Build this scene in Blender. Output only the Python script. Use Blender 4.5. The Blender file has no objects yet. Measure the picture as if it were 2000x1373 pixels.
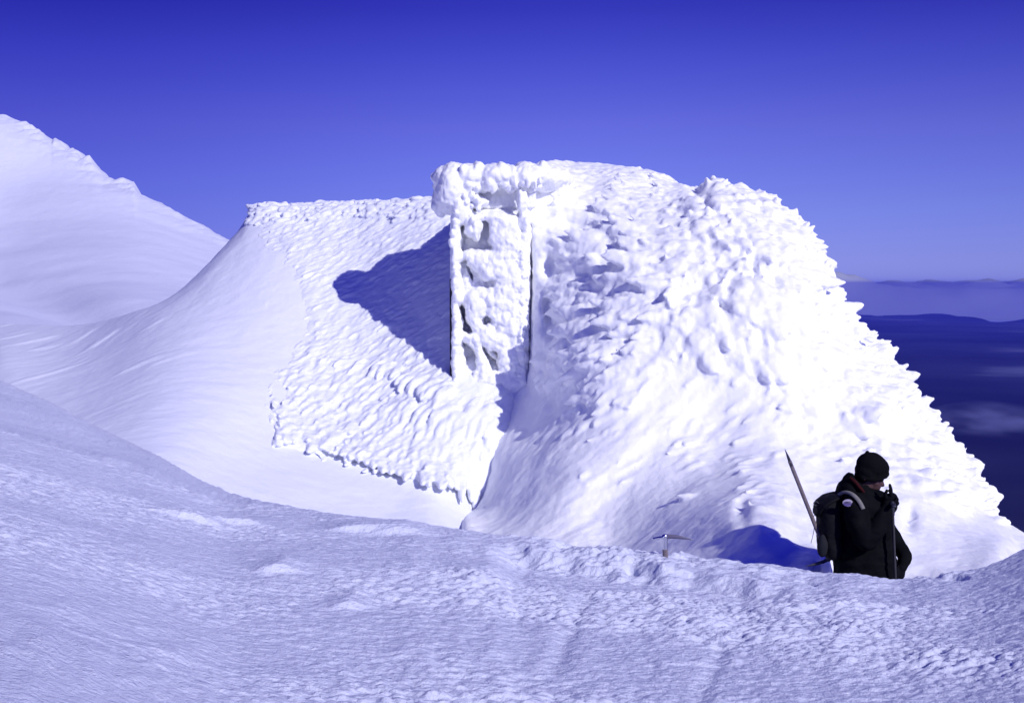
import bpy, bmesh, math, random
import numpy as np
from mathutils import Vector, Matrix
random.seed(7); rng = np.random.default_rng(11)
sc = bpy.context.scene; COL = sc.collection
# ------------------------------------------------------------------ camera model
FX = 2778.0; HY = 555.0
TH = math.atan((686.5-HY)/FX)
CT, ST = math.cos(TH), math.sin(TH)
def P(px, py, D):
    """world point at photo pixel (2000x1373) and forward distance D (camera at origin, +Y forward)"""
    px = np.asarray(px, float); py = np.asarray(py, float); D = np.asarray(D, float)
    cx = (px-1000)/FX; cy = (686.5-py)/FX
    dy = cy*ST+CT; dz = cy*CT-ST
    return np.stack([cx*D/dy, D+0*cx, dz*D/dy], -1)
cam_d = bpy.data.cameras.new('camera'); cam = bpy.data.objects.new('camera', cam_d); COL.objects.link(cam)
cam_d.lens = FX*36/2000; cam_d.sensor_width = 36; cam_d.clip_end = 400000; cam_d.clip_start = 0.05
cam.rotation_euler = (math.pi/2-TH, 0, 0); sc.camera = cam
# ------------------------------------------------------------------ noise
_pt = rng.permutation(512).astype(np.int64)
_gr = rng.normal(size=(512, 3)); _gr /= np.linalg.norm(_gr, axis=1)[:, None]
def _h(i, j, k): return _pt[(_pt[(_pt[i & 511]+j) & 511]+k) & 511]
def perlin(p):
    i0 = np.floor(p).astype(np.int64); f = p-i0; u = f*f*f*(f*(f*6-15)+10)
    out = 0
    for a in (0, 1):
        for b in (0, 1):
            for c in (0, 1):
                g = _gr[_h(i0[:, 0]+a, i0[:, 1]+b, i0[:, 2]+c)]
                d = (g*(f-np.array([a, b, c]))).sum(1)
                w = (u[:, 0] if a else 1-u[:, 0])*(u[:, 1] if b else 1-u[:, 1])*(u[:, 2] if c else 1-u[:, 2])
                out = out+w*d
    return out*1.6
def fbm(p, o=4, g=.5):
    s = 0; a = 1
    for k in range(o): s = s+a*perlin(p*2**k+k*17.3); a *= g
    return s
def domes(p):
    """worley domes: 1 at cell centre falling to 0 at the borders"""
    i0 = np.floor(p).astype(np.int64); best = np.full(len(p), 9.)
    for a in (-1, 0, 1):
        for b in (-1, 0, 1):
            for c in (-1, 0, 1):
                h = _h(i0[:, 0]+a, i0[:, 1]+b, i0[:, 2]+c)
                q = i0+np.array([a, b, c])+.5+.42*_gr[h]
                best = np.minimum(best, ((p-q)**2).sum(1))
    return np.clip(1-best/.7, 0, 1)
def sstep(a, b, x): t = np.clip((x-a)/(b-a), 0, 1); return t*t*(3-2*t)
class TPS:
    def __init__(s, pts, lam=0.0):
        a = np.array(pts, float); s.x = a[:, :2]/500; n = len(a)
        r = np.linalg.norm(s.x[:, None]-s.x[None], axis=2)
        K = np.where(r > 0, r*r*np.log(r+1e-12), 0)+lam*np.eye(n)
        Q = np.c_[np.ones(n), s.x]
        A = np.block([[K, Q], [Q.T, np.zeros((3, 3))]])
        s.w = np.linalg.solve(A, np.r_[a[:, 2], 0, 0, 0])
    def __call__(s, px, py):
        sh = np.broadcast(px, py).shape
        q = np.stack([np.broadcast_to(px, sh).ravel(), np.broadcast_to(py, sh).ravel()], 1)/500
        out = np.zeros(len(q))
        for c, w in zip(s.x, s.w):
            r2 = ((q-c)**2).sum(1); out += w*.5*r2*np.log(r2+1e-18)
        n = len(s.x); out += s.w[n]+q@s.w[n+1:]
        return out.reshape(sh)
# ------------------------------------------------------------------ mesh helpers
def tag(o, label=None, cat=None, group=None, kind=None):
    for k, v in (('label', label), ('category', cat), ('group', group), ('kind', kind)):
        if v: o[k] = v
    return o
def mesh_np(name, V, F, smooth=True):
    me = bpy.data.meshes.new(name)
    V = np.asarray(V, float); F = [np.asarray(f, int) for f in F] if isinstance(F, list) else F
    if isinstance(F, np.ndarray):
        n, k = F.shape
        me.vertices.add(len(V)); me.vertices.foreach_set('co', V.ravel())
        me.loops.add(n*k); me.loops.foreach_set('vertex_index', F.ravel())
        me.polygons.add(n); me.polygons.foreach_set('loop_start', np.arange(n)*k)
        me.polygons.foreach_set('loop_total', np.full(n, k))
        me.update(calc_edges=True)
    else:
        me.from_pydata(V.tolist(), [], [f.tolist() for f in F]); me.update()
    if smooth: me.polygons.foreach_set('use_smooth', np.ones(len(me.polygons), bool))
    return me
def link(name, me, mat=None, parent=None, loc=None):
    o = bpy.data.objects.new(name, me); COL.objects.link(o)
    if mat and me: me.materials.clear(); me.materials.append(mat)
    if loc is not None: o.location = loc
    if parent: o.parent = parent
    return o
def empty(name, loc=(0, 0, 0)):
    o = bpy.data.objects.new(name, None); COL.objects.link(o); o.location = loc; o.empty_display_size = .2
    return o
def put(name, me, mat, parent):
    """child whose mesh is in world coordinates, under a parent that may be moved"""
    co = np.empty(len(me.vertices)*3); me.vertices.foreach_get('co', co)
    co = co.reshape(-1, 3)-np.array(WORLD(parent)); me.vertices.foreach_set('co', co.ravel()); me.update()
    return link(name, me, mat, parent)
def WORLD(o):
    v = Vector((0, 0, 0))
    while o: v = v+o.location; o = o.parent
    return v
def grid_faces(nr, nc, wrap_r=False):
    r = np.arange(nr if wrap_r else nr-1); c = np.arange(nc-1)
    R, C = np.meshgrid(r, c, indexing='ij'); R2 = (R+1) % nr
    return np.stack([R*nc+C, R*nc+C+1, R2*nc+C+1, R2*nc+C], -1).reshape(-1, 4)
class Soup:
    def __init__(s): s.V = []; s.F3 = []; s.n = 0
    def add(s, V, F):
        V = np.asarray(V, float); F = np.asarray(F, int)
        if F.shape[1] == 4: F = np.concatenate([F[:, [0, 1, 2]], F[:, [0, 2, 3]]])
        s.V.append(V); s.F3.append(F+s.n); s.n += len(V)
    def mesh(s, name): return mesh_np(name, np.concatenate(s.V), np.concatenate(s.F3))
def ico(sub):
    bm = bmesh.new(); bmesh.ops.create_icosphere(bm, subdivisions=sub, radius=1); bm.verts.ensure_lookup_table()
    V = np.array([v.co[:] for v in bm.verts]); F = np.array([[v.index for v in f.verts] for f in bm.faces]); bm.free(); return V, F
ICO2, ICO3 = ico(2), ico(3)
def add_lobes(s, C, A, B, N, ra, rb, rn, hi=False):
    """ellipsoids at C with orthonormal axes A,B,N"""
    V, F = ICO3 if hi else ICO2
    A = A/np.linalg.norm(A, axis=1)[:, None]
    N = N-(N*A).sum(1)[:, None]*A; N /= np.linalg.norm(N, axis=1)[:, None]; B = np.cross(N, A)
    tap = 1-.35*V[:, 0]                         # narrower at the +A tip
    W = (C[:, None]+V[None, :, 0, None]*(A*ra[:, None])[:, None]
         + (V[None, :, 1, None]*tap[None, :, None])*(B*rb[:, None])[:, None]+(V[None, :, 2, None]*tap[None, :, None])*(N*rn[:, None])[:, None])
    n = len(C); s.add(W.reshape(-1, 3), (F[None]+(np.arange(n)*len(V))[:, None, None]).reshape(-1, 3))
def add_box(s, p0, p1, jit=0.0):
    """box between px0,py0,D0 and px1,py1,D1, faces square to the world, sized at D0"""
    a = P(p0[0], p1[1], p0[2]); b = P(p1[0], p0[1], p0[2]); D1 = p1[2]
    x0, z0, x1, z1 = a[0], a[2], b[0], b[2]; y0 = p0[2]
    V = np.array([[x, y, z] for x in (x0, x1) for y in (y0, D1) for z in (z0, z1)])+rng.normal(size=(8, 3))*jit
    F = [[0, 1, 3, 2], [4, 6, 7, 5], [0, 4, 5, 1], [2, 3, 7, 6], [0, 2, 6, 4], [1, 5, 7, 3]]
    s.add(V, F)
def blob(s, px, py, D, rx, rz, ry, tilt=0.0):
    c, t = math.cos(tilt), math.sin(tilt)
    add_lobes(s, P([px], [py], [D]), np.array([[c, 0, t]]), None, np.array([[0, -1., 0]]), np.array([rx]), np.array([rz]), np.array([ry]), hi=True)
def remesh(s, name, voxel, smooth=2, fac=.5):
    me = s.mesh(name+'_src') if isinstance(s, Soup) else s
    o = bpy.data.objects.new('tmp', me); COL.objects.link(o)
    m = o.modifiers.new('r', 'REMESH'); m.mode = 'VOXEL'; m.voxel_size = voxel; m.adaptivity = 0
    if smooth: k = o.modifiers.new('s', 'SMOOTH'); k.iterations = smooth; k.factor = fac
    dg = bpy.context.evaluated_depsgraph_get(); out = bpy.data.meshes.new_from_object(o.evaluated_get(dg))
    bpy.data.objects.remove(o); bpy.data.meshes.remove(me); out.name = name
    out.polygons.foreach_set('use_smooth', np.ones(len(out.polygons), bool))
    return out
def get_vn(me):
    n = len(me.vertices); co = np.empty(n*3); me.vertices.foreach_get('co', co); no = np.empty(n*3)
    me.vertex_normals.foreach_get('vector', no); return co.reshape(-1, 3), no.reshape(-1, 3)
def displace(me, fn):
    co, no = get_vn(me); d = fn(co); co = co+no*d[:, None]; me.vertices.foreach_set('co', co.ravel()); me.update(); return me
def to_px(co):
    y = co[:, 1]; x = co[:, 0]; z = co[:, 2]
    f = y*CT-z*ST; u = y*ST+z*CT
    return 1000+FX*x/f, 686.5-FX*u/f
# ------------------------------------------------------------------ materials
def mat(name, col, rough=.6, spec=.3, bumps=(), metal=0, var=None, sheen=0, space='Object'):
    m = bpy.data.materials.new(name); m.use_nodes = True; nt = m.node_tree; N = nt.nodes; L = nt.links
    b = N['Principled BSDF']; b.inputs['Roughness'].default_value = rough; b.inputs['Metallic'].default_value = metal
    b.inputs['Specular IOR Level'].default_value = spec; b.inputs['Base Color'].default_value = (*col, 1)
    if sheen: b.inputs['Sheen Weight'].default_value = sheen
    tc = N.new('ShaderNodeTexCoord')
    if var:
        scl, col2 = var
        n = N.new('ShaderNodeTexNoise'); n.inputs['Scale'].default_value = scl; n.inputs['Detail'].default_value = 6
        L.new(tc.outputs[space], n.inputs['Vector'])
        r = N.new('ShaderNodeValToRGB'); r.color_ramp.elements[0].position = .35; r.color_ramp.elements[1].position = .65
        r.color_ramp.elements[0].color = (*col, 1); r.color_ramp.elements[1].color = (*col2, 1)
        L.new(n.outputs['Fac'], r.inputs['Fac']); L.new(r.outputs['Color'], b.inputs['Base Color'])
    prev = None
    for scl, dist, strength, sv in bumps:
        mp = N.new('ShaderNodeMapping'); mp.inputs['Scale'].default_value = sv; L.new(tc.outputs[space], mp.inputs['Vector'])
        n = N.new('ShaderNodeTexNoise'); n.inputs['Scale'].default_value = scl; n.inputs['Detail'].default_value = 5
        n.inputs['Roughness'].default_value = .6; L.new(mp.outputs[0], n.inputs['Vector'])
        bp = N.new('ShaderNodeBump'); bp.inputs['Distance'].default_value = dist; bp.inputs['Strength'].default_value = strength
        L.new(n.outputs['Fac'], bp.inputs['Height'])
        if prev: L.new(prev.outputs[0], bp.inputs['Normal'])
        prev = bp
    if prev: L.new(prev.outputs[0], b.inputs['Normal'])
    return m
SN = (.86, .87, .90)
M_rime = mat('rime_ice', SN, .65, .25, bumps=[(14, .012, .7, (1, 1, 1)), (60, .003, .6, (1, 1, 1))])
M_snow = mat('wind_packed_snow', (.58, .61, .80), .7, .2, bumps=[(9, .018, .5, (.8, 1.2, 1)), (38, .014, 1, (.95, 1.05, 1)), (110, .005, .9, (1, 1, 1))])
M_drift = mat('drifted_snow', (.75, .77, .86), .7, .2, bumps=[(2.2, .010, .35, (.8, 1.1, 1.2)), (14, .006, .5, (1, 1.1, 1.2)), (60, .004, .7, (1, 1, 1))])
M_hill = mat('hillside_snow', (.70, .72, .84), .7, .2, bumps=[(.5, .10, .3, (.9, 1, 1.2)), (4, .03, .5, (.9, 1, 1.2)), (20, .012, .5, (1, 1, 1))])
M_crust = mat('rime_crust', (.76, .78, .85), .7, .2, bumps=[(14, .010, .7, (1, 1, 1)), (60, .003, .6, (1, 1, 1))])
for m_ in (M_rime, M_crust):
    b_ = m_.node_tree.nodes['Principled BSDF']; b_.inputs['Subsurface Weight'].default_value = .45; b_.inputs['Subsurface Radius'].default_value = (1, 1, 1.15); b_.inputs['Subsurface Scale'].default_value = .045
M_dark = mat('dark_matte', (.03, .03, .035), .8, .2)  # plain dark colour for the strip beside the column
# ------------------------------------------------------------------ light, sky
EL, AZ = math.radians(29.5), math.radians(141.5)      # azimuth clockwise from +Y
sdir = Vector((math.sin(AZ)*math.cos(EL), math.cos(AZ)*math.cos(EL), math.sin(EL)))
sd = bpy.data.lights.new('sun', 'SUN'); sd.energy = 3.75; sd.angle = math.radians(.53); sd.color = (1, .975, .95)
so = bpy.data.objects.new('sun', sd); COL.objects.link(so); so.rotation_euler = (-sdir).to_track_quat('-Z', 'Y').to_euler(); so.location = sdir*50
w = bpy.data.worlds.new('World'); sc.world = w; w.use_nodes = True
nt = w.node_tree; N = nt.nodes; L = nt.links; bg = N['Background']
sky = N.new('ShaderNodeTexSky'); sky.sky_type = 'NISHITA'; sky.sun_disc = False; sky.sun_elevation = EL; sky.sun_rotation = AZ
sky.altitude = 1200; sky.air_density = 1.0; sky.dust_density = .3; sky.ozone_density = 2.5
tc = N.new('ShaderNodeTexCoord'); sx = N.new('ShaderNodeSeparateXYZ'); L.new(tc.outputs['Generated'], sx.inputs[0])
rp = N.new('ShaderNodeValToRGB'); L.new(sx.outputs['Z'], rp.inputs['Fac'])
SKYT = [(0.0, (.277, .321, 1.10)), (.0216, (.272, .285, .94)), (.0557, (.27, .26, .84)), (.109, (.265, .205, .75)), (.155, (.175, .134, .70)), (.19, (.11, .078, .60)), (.30, (.07, .06, .85)), (.5, (.075, .08, 1.2)), (1.0, (.075, .08, 1.2))]
e = rp.color_ramp.elements
e[0].position, e[0].color = SKYT[0][0], (*SKYT[0][1], 1); e[1].position, e[1].color = 1, (*SKYT[-1][1], 1)
for p_, c_ in SKYT[1:-1]: k = e.new(p_); k.color = (*c_, 1)
mx = N.new('ShaderNodeMix'); mx.data_type = 'RGBA'; mx.blend_type = 'MULTIPLY'; mx.inputs[0].default_value = 1
L.new(sky.outputs[0], mx.inputs[6]); L.new(rp.outputs[0], mx.inputs[7])
xr = N.new('ShaderNodeMapRange'); xr.inputs['From Min'].default_value = -.36; xr.inputs['From Max'].default_value = .12; L.new(sx.outputs['X'], xr.inputs['Value']); xr.interpolation_type = 'SMOOTHSTEP'
xc = N.new('ShaderNodeMix'); xc.data_type = 'RGBA'; L.new(xr.outputs[0], xc.inputs[0]); xc.inputs[6].default_value = (.52, .50, .70, 1); xc.inputs[7].default_value = (1, 1, 1, 1)
mx2 = N.new('ShaderNodeMix'); mx2.data_type = 'RGBA'; mx2.blend_type = 'MULTIPLY'; mx2.inputs[0].default_value = 1
L.new(mx.outputs[2], mx2.inputs[6]); L.new(xc.outputs[2], mx2.inputs[7]); L.new(mx2.outputs[2], bg.inputs['Color'])
bg.inputs['Strength'].default_value = .13
sc.view_settings.view_transform = 'Standard'; sc.view_settings.look = 'None'; sc.view_settings.gamma = 1; sc.view_settings.exposure = 0
sc.cycles.max_bounces = 8; sc.cycles.diffuse_bounces = 4
# ------------------------------------------------------------------ foreground and surrounding snow
CPX = np.array([-1500, -400, 0, 100, 200, 300, 360, 440, 560, 700, 880, 1000, 1150, 1300, 1400, 1500, 1600, 1700, 1745, 1785, 1880, 1940, 1980, 2010, 2100, 2400, 3500.])
CPY = np.array([560, 605, 747, 790, 843, 890, 925, 967, 990, 1012, 1033, 1052, 1072, 1088, 1098, 1112, 1126, 1130, 1138, 1132, 1122, 1108, 1088, 1070, 1058, 1030, 960.])
CDX = np.array([-1500, -400, 0, 200, 440, 700, 900, 1300, 1600, 1760, 1900, 2000, 2400, 3500.])
CDD = np.array([18, 17, 15.5, 13, 10.5, 9.7, 9.4, 9.0, 8.8, 8.7, 8.9, 9.2, 10.5, 11.])
DRX = np.array([-1500, 0, 300, 500, 900, 1300, 1650, 2000, 2400, 3500.])
DRD = np.array([.3, .35, .6, .8, 1.0, 1.1, 1.15, 1.1, 1.3, 1.5])
LENS = [(365, 1021, .20, .05), (468, 1033, .16, .05), (700, 1040, .20, .055), (770, 1044, .17, .05), (540, 1125, .12, .04), (925, 1142, .10, .03), (1215, 1137, .09, .03),
        (1530, 1121, .24, .03), (1380, 1234, .13, .035), (205, 905, .14, .03), (1600, 1132, .2, .012), (330, 1330, .1, .02), (1700, 1146, .16, .02), (680, 1190, .09, .03)]
def soft(xs, ys, sig):
    g = np.arange(-4000, 6001, 4.0); y = np.interp(g, xs, ys); k = np.exp(-.5*(np.arange(-int(3*sig/4), int(3*sig/4)+1)*4/sig)**2); k /= k.sum(); h = len(k)//2
    return g, np.convolve(np.pad(y, h, mode='edge'), k, mode='valid')
CPX, CPY = soft(CPX, CPY, 22); CDX, CDD = soft(CDX, CDD, 110); DRX, DRD = soft(DRX, DRD, 110)
Z0X, Z0Y = soft([-1500, 0, 440, 900, 3500], [-1.0, -1.05, -1.38, -1.5, -1.5], 120)
def ground_base(X, D):
    q = np.clip(X/np.maximum(D, 3.0)*FX+1000, -1500, 3500)
    Dc = np.interp(q, CDX, CDD)+.12*perlin(np.stack([q/70, 0*q, 0*q+3], -1).reshape(-1, 3)).reshape(q.shape)*(q > 500)
    pc = np.interp(q, CPX, CPY)
    cyv = (686.5-pc)/FX; zc = (cyv*CT-ST)/(cyv*ST+CT)*Dc
    u = np.clip((D-3.5)/(Dc-3.5), 0, 1)
    z00 = np.interp(q, Z0X, Z0Y); z = z00+(zc-z00)*(.75*u+.25*u*u)
    dr = np.interp(q, DRX, DRD); over = D-Dc
    z = np.where(over > 0, zc-dr*sstep(0, 1.3, over)-over*.02, z)
    # small bank of disturbed snow just before the crest
    mk = sstep(950, 1030, q)*(1-sstep(1440, 1580, q)); nn = perlin(np.stack([q/45, D*0, D*0+9], -1).reshape(-1, 3)).reshape(q.shape)
    wv = fbm(np.stack([X*2.6, D*2.6, 0*X+5], -1).reshape(-1, 3), 3).reshape(q.shape)
    edge = Dc-.42+.08*wv-.22*sstep(1150, 1500, q)
    z = z-mk*.11*(1-sstep(edge-.16, edge+.06, D))*np.exp(-np.clip(edge-D, 0, 9)/1.3)
    return z, Dc, q, over
def fall(D, q): s = 20-7*sstep(1850, 1990, q); return -np.where(D > s, (D-s)*(.42+.25*sstep(1850, 1990, q)*(D < 60)), 0)
def D_on_ground(px, py):
    for D in np.arange(5.0, 12, .02):
        X = (px-1000)/FX*D; z = float(ground_base(np.array([X]), np.array([D]))[0][0])
        if P(px, py, D)[2] <= z+.004: return D
    return 9
def build_ground():
    a = np.concatenate([-np.geomspace(2.2, .47, 60)[:-1], np.linspace(-.46, .46, 1150), np.geomspace(.47, 2.2, 60)[1:]])
    D = np.concatenate([-np.geomspace(12, .5, 25), np.linspace(-.2, 4.7, 90), np.linspace(4.71, 10.2, 620), np.linspace(10.25, 22, 130), np.geomspace(22.5, 2100, 80)])
    AA, DD = np.meshgrid(a, D); XX = AA*np.sqrt(DD**2*(FX/FX)+np.where(DD < 3, 9-DD*np.abs(DD)*0, 0)*np.clip((3-DD)/3, 0, 1))
    XX = AA*np.sqrt(DD**2+9*np.exp(-np.clip(DD, 0, 99)/1.2))
    z, Dc, q, over = ground_base(XX, DD)
    z = z+fall(DD, q)
    p = np.stack([XX, DD, z], -1).reshape(-1, 3); near = (1-sstep(13, 22, DD)).ravel(); fl = near*(.6+.4*sstep(250, 1100, q)).ravel()
    n = .05*perlin(p*[.45, .6, 0]+5)*np.clip((DD.ravel()-4)/3, 0, 1)*(1-sstep(-1.5, -.2, over)).ravel()
    warp = perlin(p*[1.1, 1.6, 0]+31)[:, None]*np.array([.12, .05, 0])
    pw = p+warp; rot = np.stack([pw[:, 0]*.94+pw[:, 1]*.34, -pw[:, 0]*.34+pw[:, 1]*.94, 0*pw[:, 0]], -1)
    patch = .35+.65*sstep(-.25, .35, perlin(p*[.5, .9, 0]+77))
    n = n+near*.007*fbm(rot*[2.2, 3.4, 0]+1, 3)
    r1 = perlin(rot*[5.5, 12, 0]+2); r2 = perlin(rot*[13, 22, 0]+8)
    n = n+fl*patch*(.010*np.clip(r1, -.2, 1)+.010*np.clip(r2, -.3, 1)+.009*np.clip(1-np.abs(r1)*3, 0, 1)*.5)
    n = n+fl*patch*(.024*domes(rot*[8, 13, 0]+[0, 0, .5])**2*sstep(-.1, .3, perlin(rot*[2, 3, 0]+60))+.016*domes(rot*[17, 24, 0]+[0, 0, .5])**2)
    # disturbed lumps along the crest in front of the hut
    band = (sstep(940, 1040, q)*(1-sstep(1800, 1850, q))).ravel()*(sstep(-1.0, -.5, over)*(1-sstep(.05, .35, over))).ravel()
    n = n+band*(1-.75*sstep(1560, 1640, q).ravel())*(.020*domes(p*[8, 11, 0]+[3, 3, .5])**1.5*sstep(-.1, .3, perlin(p*[2.5, 2.5, 0]+50))+.016*fbm(p*[5, 8, 0]+12, 3))
    # the ridge line at the left: a thin raised lip
    lip = np.exp(-((over+.05)/.07)**2).ravel()*(1-sstep(420, 520, q)).ravel()*sstep(-300, 0, q).ravel(); n = n+.02*lip
    # faint old ski grooves
    for (ax, ay, bx, by) in ((1150, 1160, 1075, 1320), (1420, 1260, 1370, 1365)):
        A = np.array([(ax-1000)/FX*8.0, 8.0]); dA = D_on_ground(ax, ay); dB = D_on_ground(bx, by)
        A = np.array([(ax-1000)/FX*dA, dA]); B = np.array([(bx-1000)/FX*dB, dB]); d = (B-A); l = np.linalg.norm(d); d /= l
        r = p[:, :2]-A; t = r@d; s_ = r@np.array([-d[1], d[0]]); n = n-.015*np.exp(-(s_/.045)**2)*sstep(-.1, .2, t)*(1-sstep(l-.2, l+.1, t))
    for (lx, ly, hw, hh) in LENS:
        dL = D_on_ground(lx, ly); cX = (lx-1000)/FX*dL; dx = (p[:, 0]-cX)/hw; dy = p[:, 1]-dL-.05*dx
        n = n+hh*np.exp(-dx**2*1.2)*np.where(dy < 0, np.exp(-(dy/.05)**2), np.exp(-(dy/.5)**2))
    # footprints / pits
    for (lx, ly, r_, dep) in ((1105, 1068, .06, .10), (1235, 1122, .035, .04), (1455, 1085, .03, .04), (1580, 1140, .05, .06), (1870, 1128, .07, .06), (1830, 1125, .05, .05)):
        dL = D_on_ground(lx, ly); cX = (lx-1000)/FX*dL
        n = n-dep*np.exp(-(((p[:, 0]-cX)/r_)**2+((p[:, 1]-dL)/(r_*1.8))**2)**2)
    far = sstep(30, 120, DD).ravel(); n = n+far*DD.ravel()*.06*fbm(p*[.012, .012, 0], 5)
    p[:, 2] += n
    return mesh_np('snow_ground', p, grid_faces(len(D), len(a)))
# ground material: snow near, rock and snow on the slope falling away
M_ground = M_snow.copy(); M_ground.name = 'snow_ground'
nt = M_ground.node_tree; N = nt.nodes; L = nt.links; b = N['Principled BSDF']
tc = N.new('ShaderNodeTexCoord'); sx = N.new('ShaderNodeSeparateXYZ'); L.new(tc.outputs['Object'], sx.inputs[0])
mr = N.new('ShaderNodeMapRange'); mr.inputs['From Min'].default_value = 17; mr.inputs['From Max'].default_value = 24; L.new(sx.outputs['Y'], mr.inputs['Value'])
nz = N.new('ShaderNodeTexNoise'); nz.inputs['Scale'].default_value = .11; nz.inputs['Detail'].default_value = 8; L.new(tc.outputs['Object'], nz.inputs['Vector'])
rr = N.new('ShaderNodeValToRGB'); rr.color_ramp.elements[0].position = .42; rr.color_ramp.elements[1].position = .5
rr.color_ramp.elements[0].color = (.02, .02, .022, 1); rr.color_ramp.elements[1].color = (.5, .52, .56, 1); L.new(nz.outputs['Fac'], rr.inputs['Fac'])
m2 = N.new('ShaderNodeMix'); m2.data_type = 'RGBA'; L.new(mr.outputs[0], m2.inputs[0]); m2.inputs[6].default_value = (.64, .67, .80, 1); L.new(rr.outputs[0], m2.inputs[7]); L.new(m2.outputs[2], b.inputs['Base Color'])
mr2 = N.new('ShaderNodeMapRange'); mr2.inputs['From Min'].default_value = 80; mr2.inputs['From Max'].default_value = 300; mr2.inputs['To Max'].default_value = .0; L.new(sx.outputs['Y'], mr2.inputs['Value'])
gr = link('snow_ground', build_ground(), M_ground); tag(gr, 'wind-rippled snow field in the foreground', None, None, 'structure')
# ------------------------------------------------------------------ far country, haze, clouds
def far_land():
    r = np.concatenate([[0], np.geomspace(300, 62000, 110)]); a = np.linspace(0, 2*math.pi, 1201)[:-1]
    R, A = np.meshgrid(r, a)
    co_ = np.stack([np.cos(A)*9, np.sin(A)*9, 0*A], -1).reshape(-1, 3); R = R*(.695+.10*fbm(co_*2.2, 5).reshape(R.shape)*np.clip(R/62000, 0, 1)**3); X = R*np.sin(A); Y = R*np.cos(A); p = np.stack([X, Y, 0*X-900], -1).reshape(-1, 3)
    p[:, 2] += 55*fbm(p*[1/5000, 1/5000, 0]+3, 4)*sstep(1500, 8000, R.ravel())
    nr = len(r); F = []
    i, j = np.meshgrid(np.arange(len(a)), np.arange(nr-1), indexing='ij'); i2 = (i+1) % len(a)
    return mesh_np('plain', p, np.stack([i*nr+j, i*nr+j+1, i2*nr+j+1, i2*nr+j], -1).reshape(-1, 4))
M_plain = bpy.data.materials.new('moorland'); M_plain.use_nodes = True; nt = M_plain.node_tree; N = nt.nodes; L = nt.links; b = N['Principled BSDF']
b.inputs['Roughness'].default_value = .9; b.inputs['Specular IOR Level'].default_value = .1
tc = N.new('ShaderNodeTexCoord'); nz = N.new('ShaderNodeTexNoise'); nz.inputs['Scale'].default_value = .00022; nz.inputs['Detail'].default_value = 7; L.new(tc.outputs['Object'], nz.inputs['Vector'])
rr = N.new('ShaderNodeValToRGB'); ee = rr.color_ramp.elements; ee[0].position = .40; ee[0].color = (.002, .002, .004, 1); ee[1].position = .55; ee[1].color = (.022, .024, .04, 1)
k = ee.new(.63); k.color = (.13, .14, .20, 1); L.new(nz.outputs['Fac'], rr.inputs['Fac']); L.new(rr.outputs[0], b.inputs['Base Color'])
tag(link('plain', far_land(), M_plain), 'dark low country far below the mountain', None, None, 'structure')
def box_mesh(name, lo, hi):
    V = [[x, y, z] for x in (lo[0], hi[0]) for y in (lo[1], hi[1]) for z in (lo[2], hi[2])]
    return mesh_np(name, V, np.array([[0, 1, 3, 2], [4, 6, 7, 5], [0, 4, 5, 1], [2, 3, 7, 6], [0, 2, 6, 4], [1, 5, 7, 3]]), False)
M_haze = bpy.data.materials.new('haze'); M_haze.use_nodes = True; nt = M_haze.node_tree; nt.nodes.clear()
out = nt.nodes.new('ShaderNodeOutputMaterial'); pv = nt.nodes.new('ShaderNodeVolumePrincipled')
pv.inputs['Color'].default_value = (.10, .125, 1, 1); pv.inputs['Density'].default_value = 2.35e-5; pv.inputs['Anisotropy'].default_value = -.05
nt.links.new(pv.outputs[0], out.inputs['Volume'])
HZ = link('haze', box_mesh('haze', (-51000, -51000, -1090), (51000, 51000, 60)), M_haze); tag(HZ, 'blue haze filling the valley air', None, None, 'stuff')
# cloud bank on the horizon, beyond the haze
M_cloud = mat('cloud', (.34, .36, .44), .95, 0)
def cloud_bank():
    x = np.linspace(-60000, 95000, 420); y = np.concatenate([np.linspace(51500, 75000, 90), np.linspace(76000, 200000, 40)]); X, Y = np.meshgrid(x, y)
    p = np.stack([X, Y, 0*X], -1).reshape(-1, 3)
    h = .5+.5*fbm(p*[1/9000, 1/9000, 0]+8, 3); dm = domes(p*[1/2300, 1/2300, 0]+[0, 0, .5]); d2 = domes(p*[1/900, 1/900, 0]+[0, 0, .5])
    front = sstep(51500, 54500, Y.ravel()); p[:, 2] = -1300+front*(1010+h*230*dm+90*d2)+front*(560*sstep(.55, .9, h)*dm**.7+60*d2*sstep(.4, .7, h))
    return mesh_np('cloud_bank', p, grid_faces(len(y), len(x)))
cb = link('cloud_bank', cloud_bank(), M_cloud); tag(cb, 'bank of pale cloud lying along the far horizon', None, None, 'stuff')
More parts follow.
